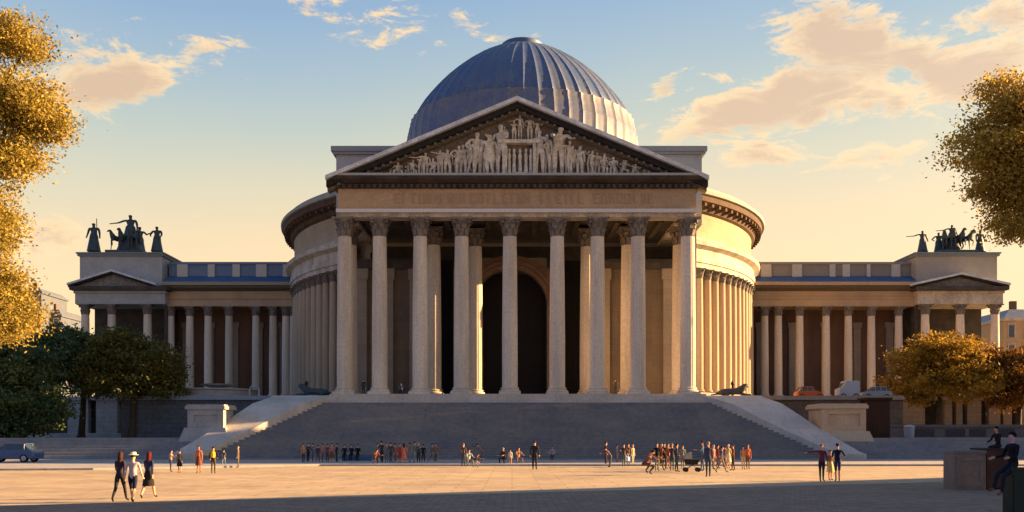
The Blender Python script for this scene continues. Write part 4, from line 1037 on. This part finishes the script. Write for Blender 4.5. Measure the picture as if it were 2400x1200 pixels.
# ------------------------------------------------------------------ pedestals, retaining walls, terrace furniture
PEDR = mat('sunlit_pedestal_stone', (.58, .42, .27), c2=(.50, .36, .23), vscale=.8, fine=(5, .1), bump=.15)  # sunlight on the right pedestal is put into this tan
PEDL = mat('grey_pedestal_stone', (.36, .365, .36), c2=(.29, .29, .285), vscale=.8, fine=(5, .1), bump=.15)
def pedestal(a, b, y0, y1, Y, mt, mt2, label):
    X0, X1 = wx(a, Y), wx(b, Y); zb, zt = wz(y1, Y), wz(y0, Y); D = X1-X0
    p = empty('stone_pedestal', ((X0+X1)/2, Y, 0), label=label, cat='pedestal', group='pedestals at the foot of the stair cheeks')
    m = MB(); m.box(X0+.05, X1-.05, Y, Y+D, 0, zt-.45); m.build('shaft', mt, p)
    fw = .55
    m = MB()
    m.box(X0-.02, X0+fw, Y-.14, Y, zb+.3, zt-.45); m.box(X1-fw, X1+.02, Y-.14, Y, zb+.3, zt-.45)
    m.box(X0+fw, X1-fw, Y-.14, Y, zt-.95, zt-.45); m.box(X0+fw, X1-fw, Y-.14, Y, zb+.3, zb+.75); m.build('panel_frame', mt, p)
    m = MB(); m.box(X0-.2, X1+.2, Y-.3, Y+D+.2, zt-.45, zt-.15); m.box(X0-.1, X1+.1, Y-.2, Y+D+.1, zt-.15, zt); m.build('cap', mt2, p)
    m = MB()
    m.hexa([(X0-.9, Y-1.0, .9), (X1+.9, Y-1.0, .9), (X1+.7, Y+D, .9), (X0-.7, Y+D, .9)], [(X0-.25, Y-.35, zb+.3), (X1+.25, Y-.35, zb+.3), (X1+.25, Y+D, zb+.3), (X0-.25, Y+D, zb+.3)]); m.build('splayed_base', mt2, p)
pedestal(1926, 2028, 946, 1018, 86.5, PEDR, mat('sunlit_trim_stone', (.52, .41, .28), fine=(5, .1)), 'tan panelled stone pedestal at the right foot of the stairs')
pedestal(441, 524, 948, 1010, 86.5, PEDL, PEDL, 'pale grey stone pedestal at the left foot of the stairs')
# dark brown kiosk next to the right pedestal
Yk = 90; a, b = wx(2034, Yk), wx(2086, Yk); zk = wz(932, Yk)
k_ = empty('wooden_kiosk', ((a+b)/2, Yk, 2), label='tall dark brown boarded kiosk beside the tan pedestal', cat='kiosk')
KB = mat('dark_brown_boards', (.05, .022, .013), c2=(.065, .03, .018), vscale=1, fine=(6, .15), brick=('wall', .22, 6, .02, .85))
m = MB(); m.box(a, b, Yk, Yk+2.0, 2.0, zk-.22); m.build('body', KB, k_)
m = MB(); m.box(a-.25, b+.15, Yk-.25, Yk+2.2, zk-.22, zk); m.build('roof', mat('kiosk_roof', (.03, .018, .012)), k_)
m = MB(); m.box(a+.5, b-.5, Yk-.03, Yk, 2.05, 4.2); m.build('door', KB, k_)
# pier walls under the terraces
PIER = mat('pier_stone', (.46, .45, .42), c2=(.36, .355, .34), vscale=.8, fine=(5, .12), bump=.2, brick=('wall', 3, .55, .03, .95))
PIER2 = mat('warm_pier_stone', (.40, .34, .29), c2=(.31, .27, .235), vscale=.8, fine=(5, .12), bump=.2, brick=('wall', 3, .55, .03, .95))
for side, piers, lab, pm in ((-1, [(60, 92), (158, 206), (225, 275), (331, 352), (361, 393)], 'left terrace retaining wall with grey piers behind the trees', PIER),
                         (1, [(2090, 2168), (2216, 2232), (2242, 2256), (2268, 2300), (2318, 2345), (2352, 2372), (2385, 2410)], 'right terrace retaining wall with warm grey piers behind the trees', PIER2)):
    Yw = 111.4
    x0, x1 = (-84, -41) if side < 0 else (41, 84)
    rw = empty('retaining_wall', ((x0+x1)/2, Yw, 2), label=lab, cat='retaining wall', group='terrace retaining walls')
    m = MB(); m.box(x0, x1, 112.3, 112.98, 1.9, TZ+.3); m.build('wall', DARKST, rw)
    m = MB(); m.box(x0, x1, Yw-.2, 112.99, TZ+.3, TZ+.75); m.build('coping', pm, rw)
    m = MB(); m.box(x0, x1, Yw-.2, 112.3, 1.99, 2.5); m.build('footing', pm, rw)
    for a, b in piers:
        m = MB(); m.box(wx(a, Yw), wx(b, Yw), Yw, 112.3, 2.5, TZ+.3); m.build('pier', pm, rw)
    for s_, xs_ in ((-1, (-80, -75, -70, -66)), (1, (66, 71, 76, 80))):
        if s_ == side:
            for X in xs_: m = MB(); m.box(X, X+1.6, Yw, 112.3, 2.5, TZ+.3); m.build('pier', pm, rw)
# short retaining walls each side of the stair
for side, lab, mt in ((-1, 'low grey retaining wall between left cheek and left pedestal', mat('blue_grey_wall', (.10, .115, .14), c2=(.075, .09, .11), fine=(4, .2), brick=('wall', 1.6, .5, .03, .9))),
                  (1, 'brown retaining wall between right cheek and tan pedestal', mat('brown_wall_stone', (.20, .135, .085), c2=(.15, .10, .065), fine=(4, .2), brick=('wall', 1.6, .5, .03, .9)))):
    x0, x1 = (-41, -24) if side < 0 else (25, 41)
    rw = empty('parapet_wall', ((x0+x1)/2, 98.5, 2), label=lab, cat='wall', group='parapet walls beside the stairs')
    m = MB(); m.box(x0, x1, 98.4, 98.98, 1.9, TZ-.15); m.build('wall', mt, rw)
    m = MB(); m.box(x0, x1, 98.1, 99.3, TZ-.15, TZ+.28); m.build('coping', mat('pale_blue_coping', (.22, .27, .33), fine=(4, .1)) if side < 0 else mat('rosy_coping', (.34, .25, .19), fine=(4, .1)), rw)
# left terrace: curved fountain basin and rail
fb = empty('fountain_basin', (wx(510, 104), 104, TZ), label='low round grey stone fountain basin on the left terrace', cat='fountain')
m = MB(); m.lathe([(4.6, 0), (4.6, .3), (4.2, .5), (4.3, .95), (4.5, 1.05), (4.5, 1.2), (4.0, 1.2), (3.9, .6), (0, .55)], 48, (wx(510, 104), 104, TZ)); m.build('basin', PEDL, fb, smooth=True)
m = MB(); m.lathe([(.6, .5), (.35, .9), (.3, 1.3), (1.7, 1.65), (1.8, 1.8), (1.5, 1.75), (0, 1.55)], 24, (wx(510, 104), 104, TZ)); m.build('upper_bowl', PEDL, fb, smooth=True)
rl = MB(); X = wx(585, 100.2); rl.tube([(X, 100.2, TZ), (X, 100.2, TZ+1.1), (X+.15, 100.2, TZ+1.35), (X+.85, 100.2, TZ+1.35), (X+1.0, 100.2, TZ+1.1), (X+1.0, 100.2, TZ)], .09, 8)
tag(rl.build('cycle_hoop', mat('pale_steel', (.36, .40, .48), rough=.4, metal=.4), smooth=True), 'pale steel hoop rail on the left terrace edge', 'rail')
# bronze lions lying on top of the cheeks
def lion_mesh(mt):
    P = [(0,0,.48),(-.7,0,.52),(-1.1,0,.62),(-1.4,0,.95),(-1.62,0,1.12),(-1.9,0,1.02),(.7,0,.46),(1.15,0,.40),(1.55,.15,.2),(2.1,.3,.12)]
    rr = [.36,.38,.38,.36,.30,.16,.38,.30,.08,.06]
    E = [(0,1),(1,2),(2,3),(3,4),(4,5),(0,6),(6,7),(7,8),(8,9)]
    for s in (-1, 1):
        n = len(P); P += [(-1.0,s*.3,.32),(-1.5,s*.33,.14),(-2.15,s*.33,.12)]; rr += [.18,.13,.12]; E += [(2,n),(n,n+1),(n+1,n+2)]
        n = len(P); P += [(.9,s*.38,.4),(.35,s*.48,.28),(.75,s*.5,.12),(.2,s*.5,.1)]; rr += [.24,.18,.1,.1]; E += [(7,n),(n,n+1),(n+1,n+2),(n+2,n+3)]
    me = skin_mesh('lion', P, E, rr, 0, 1); me.materials.append(mt); return me
for px, rz, mt, lab in ((742, 0, BRONZE, 'dark blue bronze lion lying on top of the left stair cheek'), (1712, 180, mat('olive_bronze', (.09, .085, .065), rough=.6, metal=.2), 'olive bronze lion lying on top of the right stair cheek')):
    o = bpy.data.objects.new('lion_statue', lion_mesh(mt)); col.objects.link(o); o.location = (wx(px, 96.5), 96.5, 6.25); o.rotation_euler = (0, 0, R(rz)); tag(o, lab, 'statue', 'lions on the stair cheeks')
for px, lab in ((718, 'small dark bollard beside the left lion'), (1717, 'small dark bollard behind the right lion')):
    m = MB(); X = wx(px, 99.5); m.lathe([(.22, 0), (.22, .1), (.14, .2), (.12, 1.3), (.2, 1.4), (.2, 1.55), (.05, 1.75), (0, 1.76)], 12, (X, 99.5, 6.25)); tag(m.build('bollard', IRON, smooth=True), lab, 'bollard', 'bollards on the stair cheeks')

# ------------------------------------------------------------------ vehicles
TYRE = mat('tyre_rubber', (.02, .02, .02)); RIM = mat('wheel_rim', (.35, .35, .36), rough=.4, metal=.6); LAMP = mat('lamp_glass', (.6, .6, .55), rough=.2)
def vehicle(name, X, Y, Z, rz, paint, label, cat, prof, glassprof, L_, W_, wheels, roofpaint=None):
    r0 = empty(name, (X, Y, Z), R(rz), label=label, cat=cat)
    def shell(poly, wl, wu, zmid, inset=0):   # poly in (x,z): side profile, narrowing above zmid
        m = MB(); n = len(poly); secs = []
        for sy in (-1, -.9, .9, 1):
            for x, z in poly:
                w_ = wl if z < zmid else wl - (wl-wu)*(z-zmid)/max(.01, (max(q[1] for q in poly)-zmid))
                k = 1 if abs(sy) < .95 else .0
                cx_ = sum(q[0] for q in poly)/n; cz_ = sum(q[1] for q in poly)/n
                sc = 1 if abs(sy) < .95 else .955
                m.v.append((cx_+(x-cx_)*sc, sy*w_, cz_+(z-cz_)*sc))
        for j in range(3):
            for i in range(n): k = (i+1) % n; m.f.append((j*n+i, j*n+k, (j+1)*n+k, (j+1)*n+i)); m.mi.append(0)
        m.f.append(tuple(range(n-1, -1, -1))); m.mi.append(0); m.f.append(tuple(3*n+i for i in range(n))); m.mi.append(0)
        return m
    shell(prof, W_/2, W_/2*.98, 9).build('body', paint, r0, smooth=True, world=False)
    shell(glassprof, W_/2*.93, W_/2*.76, min(q[1] for q in glassprof)).build('window', GLASSD, r0, smooth=True, world=False)
    tz = max(q[1] for q in glassprof); tx = sorted([q[0] for q in glassprof if q[1] > tz-.06])
    m = MB(); m.box(tx[0]-.05, tx[-1]+.05, -W_/2*.78, W_/2*.78, tz-.01, tz+.05)
    for sy in (-1, 1):
        for x in (tx[0], (tx[0]+tx[-1])/2, tx[-1]):
            zb_ = min(q[1] for q in glassprof)
            m.tube([(x*1.04, sy*W_/2*.945, zb_-.02), (x, sy*W_/2*.775, tz)], .035, 6)
    m.build('roof', roofpaint or paint, r0, world=False)
    for wxp in wheels:
        for sy in (-1, 1):
            yc = sy*(W_/2-.1)
            def disc(r, t, seg=20):
                vs = [(wxp+r*math.cos(2*PI*i/seg), yc+d, .32+r*math.sin(2*PI*i/seg)) for d in (-t, t) for i in range(seg)]
                return vs, [tuple(range(seg)), tuple(range(2*seg-1, seg-1, -1))]+[(i, (i+1) % seg, seg+(i+1) % seg, seg+i) for i in range(seg)]
            m = MB(); m.add(*disc(.32, .11)); wv = m.build('wheel', TYRE, r0, world=False)
            m = MB(); m.add(*disc(.2, .125)); m.build('rim', RIM, wv, world=False)
    for sy in (-1, 1):
        fx = -L_/2+.03
        m = MB(); m.box(fx-.02, fx+.1, sy*(W_/2-.32)-.13, sy*(W_/2-.32)+.13, .6, .74); m.build('headlight', LAMP, r0, world=False)
        m = MB(); m.box(-fx-.1, -fx+.02, sy*(W_/2-.26)-.1, sy*(W_/2-.26)+.1, .65, .82); m.build('tail_light', mat('red_lamp', (.3, .02, .02), rough=.3), r0, world=False)
    m = MB(); m.box(-L_/2-.05, -L_/2+.08, -W_/2*.92, W_/2*.92, .25, .45); m.build('bumper', mat('dark_plastic', (.05, .05, .05)), r0, world=False)
car_p = [(-2.05, .3), (2.05, .3), (2.1, .7), (1.95, .95), (1.2, 1.0), (-.9, .98), (-1.95, .78), (-2.1, .6)]
car_g = [(-.95, .97), (1.75, .97), (1.25, 1.42), (-.25, 1.42)]
vehicle('parked_car', wx(30, 74), 74, .13, 0, mat('blue_car_paint', (.035, .09, .22), rough=.35, spec=.5), 'blue car parked at the far left edge of the plaza', 'car', car_p, car_g, 4.2, 1.75, (-1.3, 1.3))
vehicle('parked_car', wx(1895, 103), 103, TZ, 180, mat('orange_car_paint', (.55, .11, .015), rough=.35, spec=.5), 'orange car parked on the right terrace beside the rotunda', 'car', [(-1.4, .3), (1.4, .3), (1.45, .7), (1.35, .95), (.9, 1.0), (-.7, .98), (-1.3, .8), (-1.45, .6)], [(-.75, .97), (1.2, .97), (.9, 1.42), (-.3, 1.42)], 2.9, 1.6, (-.95, .95))
van_p = [(-1.1, .3), (1.15, .3), (1.15, 1.9), (1.05, 2.0), (-.35, 2.0), (-.8, 1.25), (-1.1, 1.1)]
van_g = [(-.85, 1.2), (-.25, 1.2), (-.2, 1.8), (-.5, 1.8)]
vehicle('parked_van', wx(1985, 101.5), 101.5, TZ, 0, mat('pale_blue_van_paint', (.36, .40, .45), rough=.4, spec=.5), 'small pale blue grey van on the right terrace above the tan pedestal', 'van', van_p, van_g, 2.2, 1.6, (-.65, .7))
vehicle('parked_car', wx(2050, 103), 103, TZ, 0, mat('silver_car_paint', (.30, .32, .32), rough=.35, spec=.5), 'silver grey car parked on the right terrace next to the tree', 'car', [(q[0]*.8, q[1]) for q in car_p], [(q[0]*.8, q[1]) for q in car_g], 3.36, 1.7, (-1.0, 1.0))
for i, (px, c_, lb) in enumerate(((1887, (70, 40, 42), 'person in maroon coat standing behind the orange car'), (1902, (100, 72, 66), 'person in dusty rose jacket standing behind the orange car'))):
    person(wx(px, 108), 108, TZ, 1.72, 'stand', c_, (50, 40, 36), label=lb, group='people behind the orange car')
for i, (px, c_, lb) in enumerate(((852, (50, 62, 66), 'person in dark teal standing on the porch between first and second columns'), (940, (70, 96, 150), 'person in bright blue jacket on the porch between second and third columns'), (1442, (66, 72, 66), 'person in grey green on the porch by the seventh column'))):
    person(wx(px, 98.6), 98.6, PZ, 1.7, ('stand', 'sit', 'phone')[i], c_, (46, 50, 66), label=lb, group='people on the porch', drop=0 if i != 1 else -.0)
# low panelled wall, bin
Yl = 96; lw = empty('low_wall', (wx(2230, Yl), Yl, 2), label='long low brown wall with dark sunken panels in front of the right trees', cat='wall')
LWM = mat('brown_grey_wall', (.19, .155, .13), c2=(.155, .13, .115), fine=(4, .12))
m = MB(); m.box(wx(2086, Yl), 62, Yl, Yl+.7, 1.99, wz(1001, Yl)); m.build('wall', LWM, lw)
m = MB(); m.box(wx(2084, Yl), 62.1, Yl-.12, Yl+.82, wz(1001, Yl), wz(998, Yl)+.12); m.build('coping', LWM, lw)
for a, b in ((2140, 2190), (2216, 2262), (2272, 2310), (2330, 2378)):
    m = MB(); m.box(wx(a, Yl), wx(b, Yl), Yl-.03, Yl, 2.1, wz(1005, Yl)); m.build('panel', mat('dark_wall_panel', (.075, .062, .06), fine=(4, .15)), lw)
m = MB(); X = wx(2131, 92); m.lathe([(.42, 0), (.45, .1), (.5, 1.0), (.55, 1.05), (.5, 1.15), (.3, 1.25), (0, 1.28)], 16, (X, 92, 2.0)); tag(m.build('litter_bin', mat('pale_grey_bin', (.35, .37, .42), rough=.5), smooth=True), 'pale grey rounded litter bin in front of the low brown wall', 'bin')

# ------------------------------------------------------------------ distant and side buildings
def block(name, x0, x1, y0, y1, h, label, wall, roofm, rows, cols_front, cols_side, win=GLASSD, roof_h=3, face='front', z0=0):
    b = empty(name, ((x0+x1)/2, (y0+y1)/2, z0), label=label, cat='building')
    m = MB(); m.box(x0, x1, y0, y1, z0, h); m.build('wall', wall, b)
    m = MB(); m.box(x0-.4, x1+.4, y0-.4, y1+.4, h, h+.6); m.build('cornice', TRIM if wall is not HZ else HZ, b)
    i_ = min(2.5, (x1-x0)*.2, (y1-y0)*.2)
    m = MB(); m.hexa([(x0, y0, h+.6), (x1, y0, h+.6), (x1, y1, h+.6), (x0, y1, h+.6)], [(x0+i_, y0+i_, h+.6+roof_h), (x1-i_, y0+i_, h+.6+roof_h), (x1-i_, y1-i_, h+.6+roof_h), (x0+i_, y1-i_, h+.6+roof_h)]); rr_ = m.build('roof', roofm, b)
    m = MB(); m.box(x0+i_+.8, x0+i_+2, y0+i_+1, y0+i_+1.8, h+roof_h, h+roof_h+2.4); m.build('chimney', REDST, rr_)
    fh = (h-z0-1)/rows
    for r in range(rows):
        z = z0+1+r*fh
        for c_ in range(cols_front):
            X = x0+(x1-x0)*(c_+.5)/cols_front
            m = MB(); m.box(X-.55, X+.55, y0-.02, y0+.05, z+fh*.2, z+fh*.78); wv = m.build('window', win, b)
            m = MB(); m.box(X-.75, X-.56, y0-.1, y0-.001, z+fh*.15, z+fh*.85); m.box(X+.56, X+.75, y0-.1, y0-.001, z+fh*.15, z+fh*.85); m.box(X-.8, X+.8, y0-.18, y0-.001, z+fh*.1, z+fh*.15); m.box(X-.8, X+.8, y0-.15, y0-.001, z+fh*.85, z+fh*.92); m.build('frame', TRIM, wv)
        for c_ in range(cols_side):
            Y = y0+(y1-y0)*(c_+.5)/cols_side
            m = MB(); m.box(x0-.02, x0+.05, Y-.55, Y+.55, z+fh*.2, z+fh*.78); wv = m.build('window', win, b)
            m = MB(); m.box(x0-.12, x0-.001, Y-.75, Y-.56, z+fh*.15, z+fh*.88); m.box(x0-.12, x0-.001, Y+.56, Y+.75, z+fh*.15, z+fh*.88); m.build('frame', TRIM, wv)
HZ = None
OCH = mat('ochre_render', (.48, .33, .17), c2=(.42, .29, .16), fine=(4, .1))
ZINC = mat('grey_zinc_roof', (.22, .25, .28), rough=.5, c2=(.18, .2, .23))
block('town_house', wx(2352, 185), 125, 185, 210, wz(752, 185), 'ochre town house with grey zinc roof beyond the right pavilion', OCH, ZINC, 6, 9, 0, roof_h=2.0)
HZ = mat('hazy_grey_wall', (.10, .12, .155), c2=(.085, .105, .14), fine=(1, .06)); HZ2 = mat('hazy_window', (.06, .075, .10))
block('distant_building', wx(52, 260), wx(97, 260), 260, 275, wz(688, 260), 'distant tall hazy grey tower block behind the left trees', HZ, HZ, 10, 2, 0, HZ2, roof_h=1.0)
block('distant_building', wx(97, 265), wx(143, 265), 265, 280, wz(742, 265), 'distant lower hazy grey block right of the tower block', HZ, HZ, 8, 2, 0, HZ2, roof_h=1.5)
# unseen buildings added out of frame to throw the evening shadows
LM = mat('cream_city_stone', (.42, .37, .29), c2=(.36, .31, .25), fine=(3, .1), brick=('wall', 2, .6, .02, .95))
block('shade_city_block', 68, 96, 88.0, 103.6, 27, 'unseen cream stone city block of six storeys added right of the right wing to shade the stairs', LM, ZINC, 6, 7, 5)
def rotblock(name, A, B, depth, h, label):
    A = Vector(A); B = Vector(B); d = (B-A).normalized(); nrm = Vector((d.y, -d.x)); ang = math.atan2(d.y, d.x); Ln = (B-A).length
    b = empty(name, (A.x, A.y, 0), ang, label=label, cat='building')
    m = MB(); m.box(0, Ln, -depth, 0, 0, h); m.build('wall', LM, b, world=False)
    m = MB(); m.box(-.3, Ln+.3, -depth-.3, .3, h, h+.5); m.build('cornice', TRIM, b, world=False)
    m = MB(); m.hexa([(0, -depth, h+.5), (Ln, -depth, h+.5), (Ln, 0, h+.5), (0, 0, h+.5)], [(2, -depth+2, h+1.3), (Ln-2, -depth+2, h+1.3), (Ln-2, -2, h+1.3), (2, -2, h+1.3)]); m.build('roof', ZINC, b, world=False)
    n = int(Ln/4); rows = int(h/3.7)
    for r in range(rows):
        for c_ in range(n):
            X = Ln*(c_+.5)/n; z = 1.2+r*3.7
            m = MB(); m.box(X-.6, X+.6, -.05, .02, z, z+2.1); wv = m.build('window', GLASSD, b, world=False)
            m = MB(); m.box(X-.8, X-.61, .001, .1, z-.1, z+2.3); m.box(X+.61, X+.8, .001, .1, z-.1, z+2.3); m.box(X-.85, X+.85, .001, .16, z-.3, z-.1); m.build('frame', TRIM, wv, world=False)
    return b
rotblock('shade_corner_house', (29.5, 34.5), (80, 60), 28, 14.6, 'unseen cream stone corner house of three storeys added right of the green cabinet to shade the foreground')

# ------------------------------------------------------------------ trees
def leafmat(name, ca, cb_, trans=.35):
    m = bpy.data.materials.new(name); m.use_nodes = True; nt = m.node_tree; N = nt.nodes; L = nt.links
    b = N['Principled BSDF']; b.inputs['Roughness'].default_value = .65; b.inputs['Specular IOR Level'].default_value = .25
    at = N.new('ShaderNodeAttribute'); at.attribute_name = 'tint'
    mx = N.new('ShaderNodeMix'); mx.data_type = 'RGBA'; L.new(at.outputs['Fac'], mx.inputs[0]); mx.inputs[6].default_value = (*ca, 1); mx.inputs[7].default_value = (*cb_, 1)
    L.new(mx.outputs[2], b.inputs['Base Color'])
    tr = N.new('ShaderNodeBsdfTranslucent'); L.new(mx.outputs[2], tr.inputs[0])
    ms = N.new('ShaderNodeMixShader'); ms.inputs[0].default_value = trans
    L.new(b.outputs[0], ms.inputs[1]); L.new(tr.outputs[0], ms.inputs[2]); L.new(ms.outputs[0], N['Material Output'].inputs[0])
    return m
GOLD = leafmat('golden_leaves', (.22, .175, .03), (.50, .38, .085), .4)
GREEN = leafmat('dark_green_leaves', (.035, .085, .042), (.13, .16, .05), .35)
AMBER2 = leafmat('olive_gold_leaves', (.32, .225, .04), (.70, .50, .10), .5)
OLIVE = leafmat('olive_leaves', (.06, .075, .018), (.17, .145, .03), .3)
AMBER = leafmat('amber_leaves', (.17, .105, .012), (.50, .31, .04), .4)
RUST = leafmat('rusty_leaves', (.12, .055, .010), (.38, .18, .03), .4)
BARK = mat('bark', (.07, .05, .035), c2=(.045, .033, .024), vscale=3, fine=(10, .3), bump=.6)
def leaves(name, mt, parent, lumps, size, seed, flat=.6, per=60, spread=.35):
    """lumps: (cx,cy,cz, rx,ry,rz, number of leaf clumps)"""
    g = np.random.default_rng(seed); C_ = []
    for cx_, cy_, cz_, rx, ry, rz, n in lumps:
        d = g.normal(size=(n, 3)); d /= np.linalg.norm(d, axis=1)[:, None]
        r = g.random(n)**.42
        # uneven outline
        r *= 1 + .16*np.sin(d[:, 0]*5+seed)*np.cos(d[:, 2]*6+seed*2) + g.normal(size=n)*.05
        C_.append(np.array([cx_, cy_, cz_]) + d*r[:, None]*np.array([rx, ry, rz]))
    C_ = np.concatenate(C_); n = len(C_)
    sc = g.uniform(.6, 1.5, n)
    off = g.normal(size=(n, per, 3))*np.array([1, 1, .5])*spread*sc[:, None, None]
    P = (C_[:, None] + off).reshape(-1, 3); m_ = len(P)
    tint_c = np.clip(g.normal(.45, .25, n), 0, 1); tint = np.clip(np.repeat(tint_c, per) + g.normal(size=m_)*.15, 0, 1)
    nn = g.normal(size=(m_, 3)); nn[:, 2] += flat; nn /= np.linalg.norm(nn, axis=1)[:, None]
    u = np.cross(nn, g.normal(size=(m_, 3))); u /= np.linalg.norm(u, axis=1)[:, None]; v = np.cross(nn, u)
    s = (size*g.uniform(.6, 1.3, m_))[:, None]
    V = np.stack([P - u*s*.5, P - v*s*.3 + u*s*.05, P + u*s*.55, P + v*s*.3 + u*s*.05], 1) - np.array(worldloc(parent))[None, None]
    me = bpy.data.meshes.new(name); me.vertices.add(m_*4); me.vertices.foreach_set('co', V.astype(np.float32).ravel())
    me.loops.add(m_*4); me.loops.foreach_set('vertex_index', np.arange(m_*4, dtype=np.int32))
    me.polygons.add(m_); me.polygons.foreach_set('loop_start', np.arange(0, m_*4, 4, dtype=np.int32)); me.polygons.foreach_set('loop_total', np.full(m_, 4, dtype=np.int32))
    me.update(calc_edges=True)
    a = me.attributes.new('tint', 'FLOAT', 'FACE'); a.data.foreach_set('value', tint.astype(np.float32))
    me.materials.append(mt)
    o = bpy.data.objects.new(name, me); col.objects.link(o); o.parent = parent
    return C_
def tree(name, X, Y, Z, trunk_top, r, lumps, mt, label, group, size, seed, per=60, spread=.35, flat=.6, forks=9, thin=1.0):
    lumps = [(*q[:6], int(q[6]*thin)) for q in lumps]
    t = empty(name, (X, Y, Z), label=label, cat='tree', group=group)
    C_ = leaves('crown', mt, t, lumps, size, seed, flat, per, spread)
    g = random.Random(seed); m = MB()
    top = Vector((X + r*.8, Y, trunk_top))
    m.tube([(X, Y, Z-.1), (X+r*.1, Y, Z+.3), (X + r*.5, Y+.05, (Z+trunk_top)/2), top], [r*1.5, r*1.05, r*.85, r*.7], 10)
    idx = list(range(len(C_))); g.shuffle(idx)
    for i in idx[:forks]:
        e = Vector(C_[i]); mid = top.lerp(e, .5) + Vector((g.uniform(-.4, .4), g.uniform(-.4, .4), (e-top).length*.12))
        m.tube([top - Vector((0, 0, .3)), mid, e], [r*.5, r*.28, r*.06], 6)
        for j in range(2):
            e2 = Vector(C_[g.choice(idx)]); 
            if (e2-mid).length < 4.5: m.tube([mid, mid.lerp(e2, .5)+Vector((0, 0, .3)), e2], [r*.22, r*.14, r*.04], 5)
    m.build('trunk', BARK, t, smooth=True)
    return t
def lp(px, py, Y, rx, rz, n, ry=None): return (wx(px, Y), Y, wz(py, Y), rx*Y/F, (ry if ry is not None else rx)*Y/F, rz*Y/F, n)
# tall golden tree at the upper left (d = 45)
Y = 44
tree('golden_tree', -29.5, Y, 0, 7.5, .42, [lp(20, 95, Y, 85, 52, 110), lp(-90, 200, Y, 130, 130, 180), lp(55, 250, Y, 85, 62, 140), lp(95, 285, Y, 62, 40, 60), lp(20, 360, Y, 80, 60, 110), lp(-120, 450, Y, 150, 150, 200), lp(-20, 540, Y, 62, 80, 100), lp(-20, 660, Y, 70, 70, 110), lp(15, 735, Y, 65, 60, 110), lp(-120, 700, Y, 140, 120, 160)],
     GOLD, 'tall golden leaved tree cut by the left picture edge', 'large trees framing the view', .16, 11, per=95, spread=.36, forks=40, thin=.72)
# right upper tree
Y = 35
tree('amber_tree', 23.2, Y, 0, 9.2, .36, [lp(2375, 250, Y, 85, 70, 130), lp(2325, 350, Y, 95, 55, 140), lp(2360, 430, Y, 80, 60, 100), lp(2400, 510, Y, 72, 72, 90), lp(2500, 340, Y, 150, 190, 300)],
     AMBER2, 'amber leaved tree hanging in from the upper right picture edge', 'large trees framing the view', .13, 23, per=95, spread=.30, forks=36, thin=.75)
G = 'round trees before the terrace walls'
Y = 101
tree('dark_green_tree', wx(190, Y), Y, 2, 7.5, .36, [lp(170, 830, Y, 110, 55, 130), lp(210, 870, Y, 110, 55, 120), lp(110, 850, Y, 90, 60, 100), lp(140, 800, Y, 60, 35, 60)], GREEN, 'dark green spreading tree left of the olive green one', G, .34, 31, per=60, spread=.5, forks=12)
Y = 98
tree('olive_green_tree', wx(308, Y), Y, 2, 7.2, .34, [lp(320, 860, Y, 105, 62, 130), lp(290, 805, Y, 68, 32, 60), lp(340, 905, Y, 85, 38, 80), lp(250, 895, Y, 70, 40, 60), lp(370, 850, Y, 60, 45, 50)], OLIVE, 'olive green umbrella shaped tree in front of the left wing', G, .34, 37, per=60, spread=.5, forks=12)
Y = 105
tree('round_golden_tree', wx(2198, Y), Y, 2, 7.0, .34, [lp(2200, 870, Y, 118, 70, 170), lp(2190, 825, Y, 90, 38, 80), lp(2260, 880, Y, 100, 65, 110), lp(2150, 900, Y, 75, 50, 80), lp(2240, 810, Y, 70, 28, 50)], AMBER, 'round golden brown tree in front of the right pavilion', G, .34, 41, per=60, spread=.5, forks=12)
Y = 106
tree('russet_tree', wx(2385, Y), Y, 2, 7.0, .34, [lp(2370, 885, Y, 95, 58, 150), lp(2330, 850, Y, 70, 36, 60), lp(2430, 860, Y, 90, 60, 90), lp(2380, 930, Y, 60, 30, 50)], RUST, 'russet tree at the right picture edge behind the seated people', G, .34, 43, per=60, spread=.48, forks=10)
Y = 92
tree('dark_bushy_tree', wx(-10, Y), Y, 2, 5.5, .34, [lp(20, 900, Y, 130, 90, 190), lp(-60, 860, Y, 120, 110, 120), lp(80, 960, Y, 85, 55, 90), lp(20, 985, Y, 100, 50, 110), lp(40, 840, Y, 90, 50, 80)], GREEN, 'dense dark green bushy tree in the lower left corner', G, .34, 47, per=60, spread=.5, forks=8)
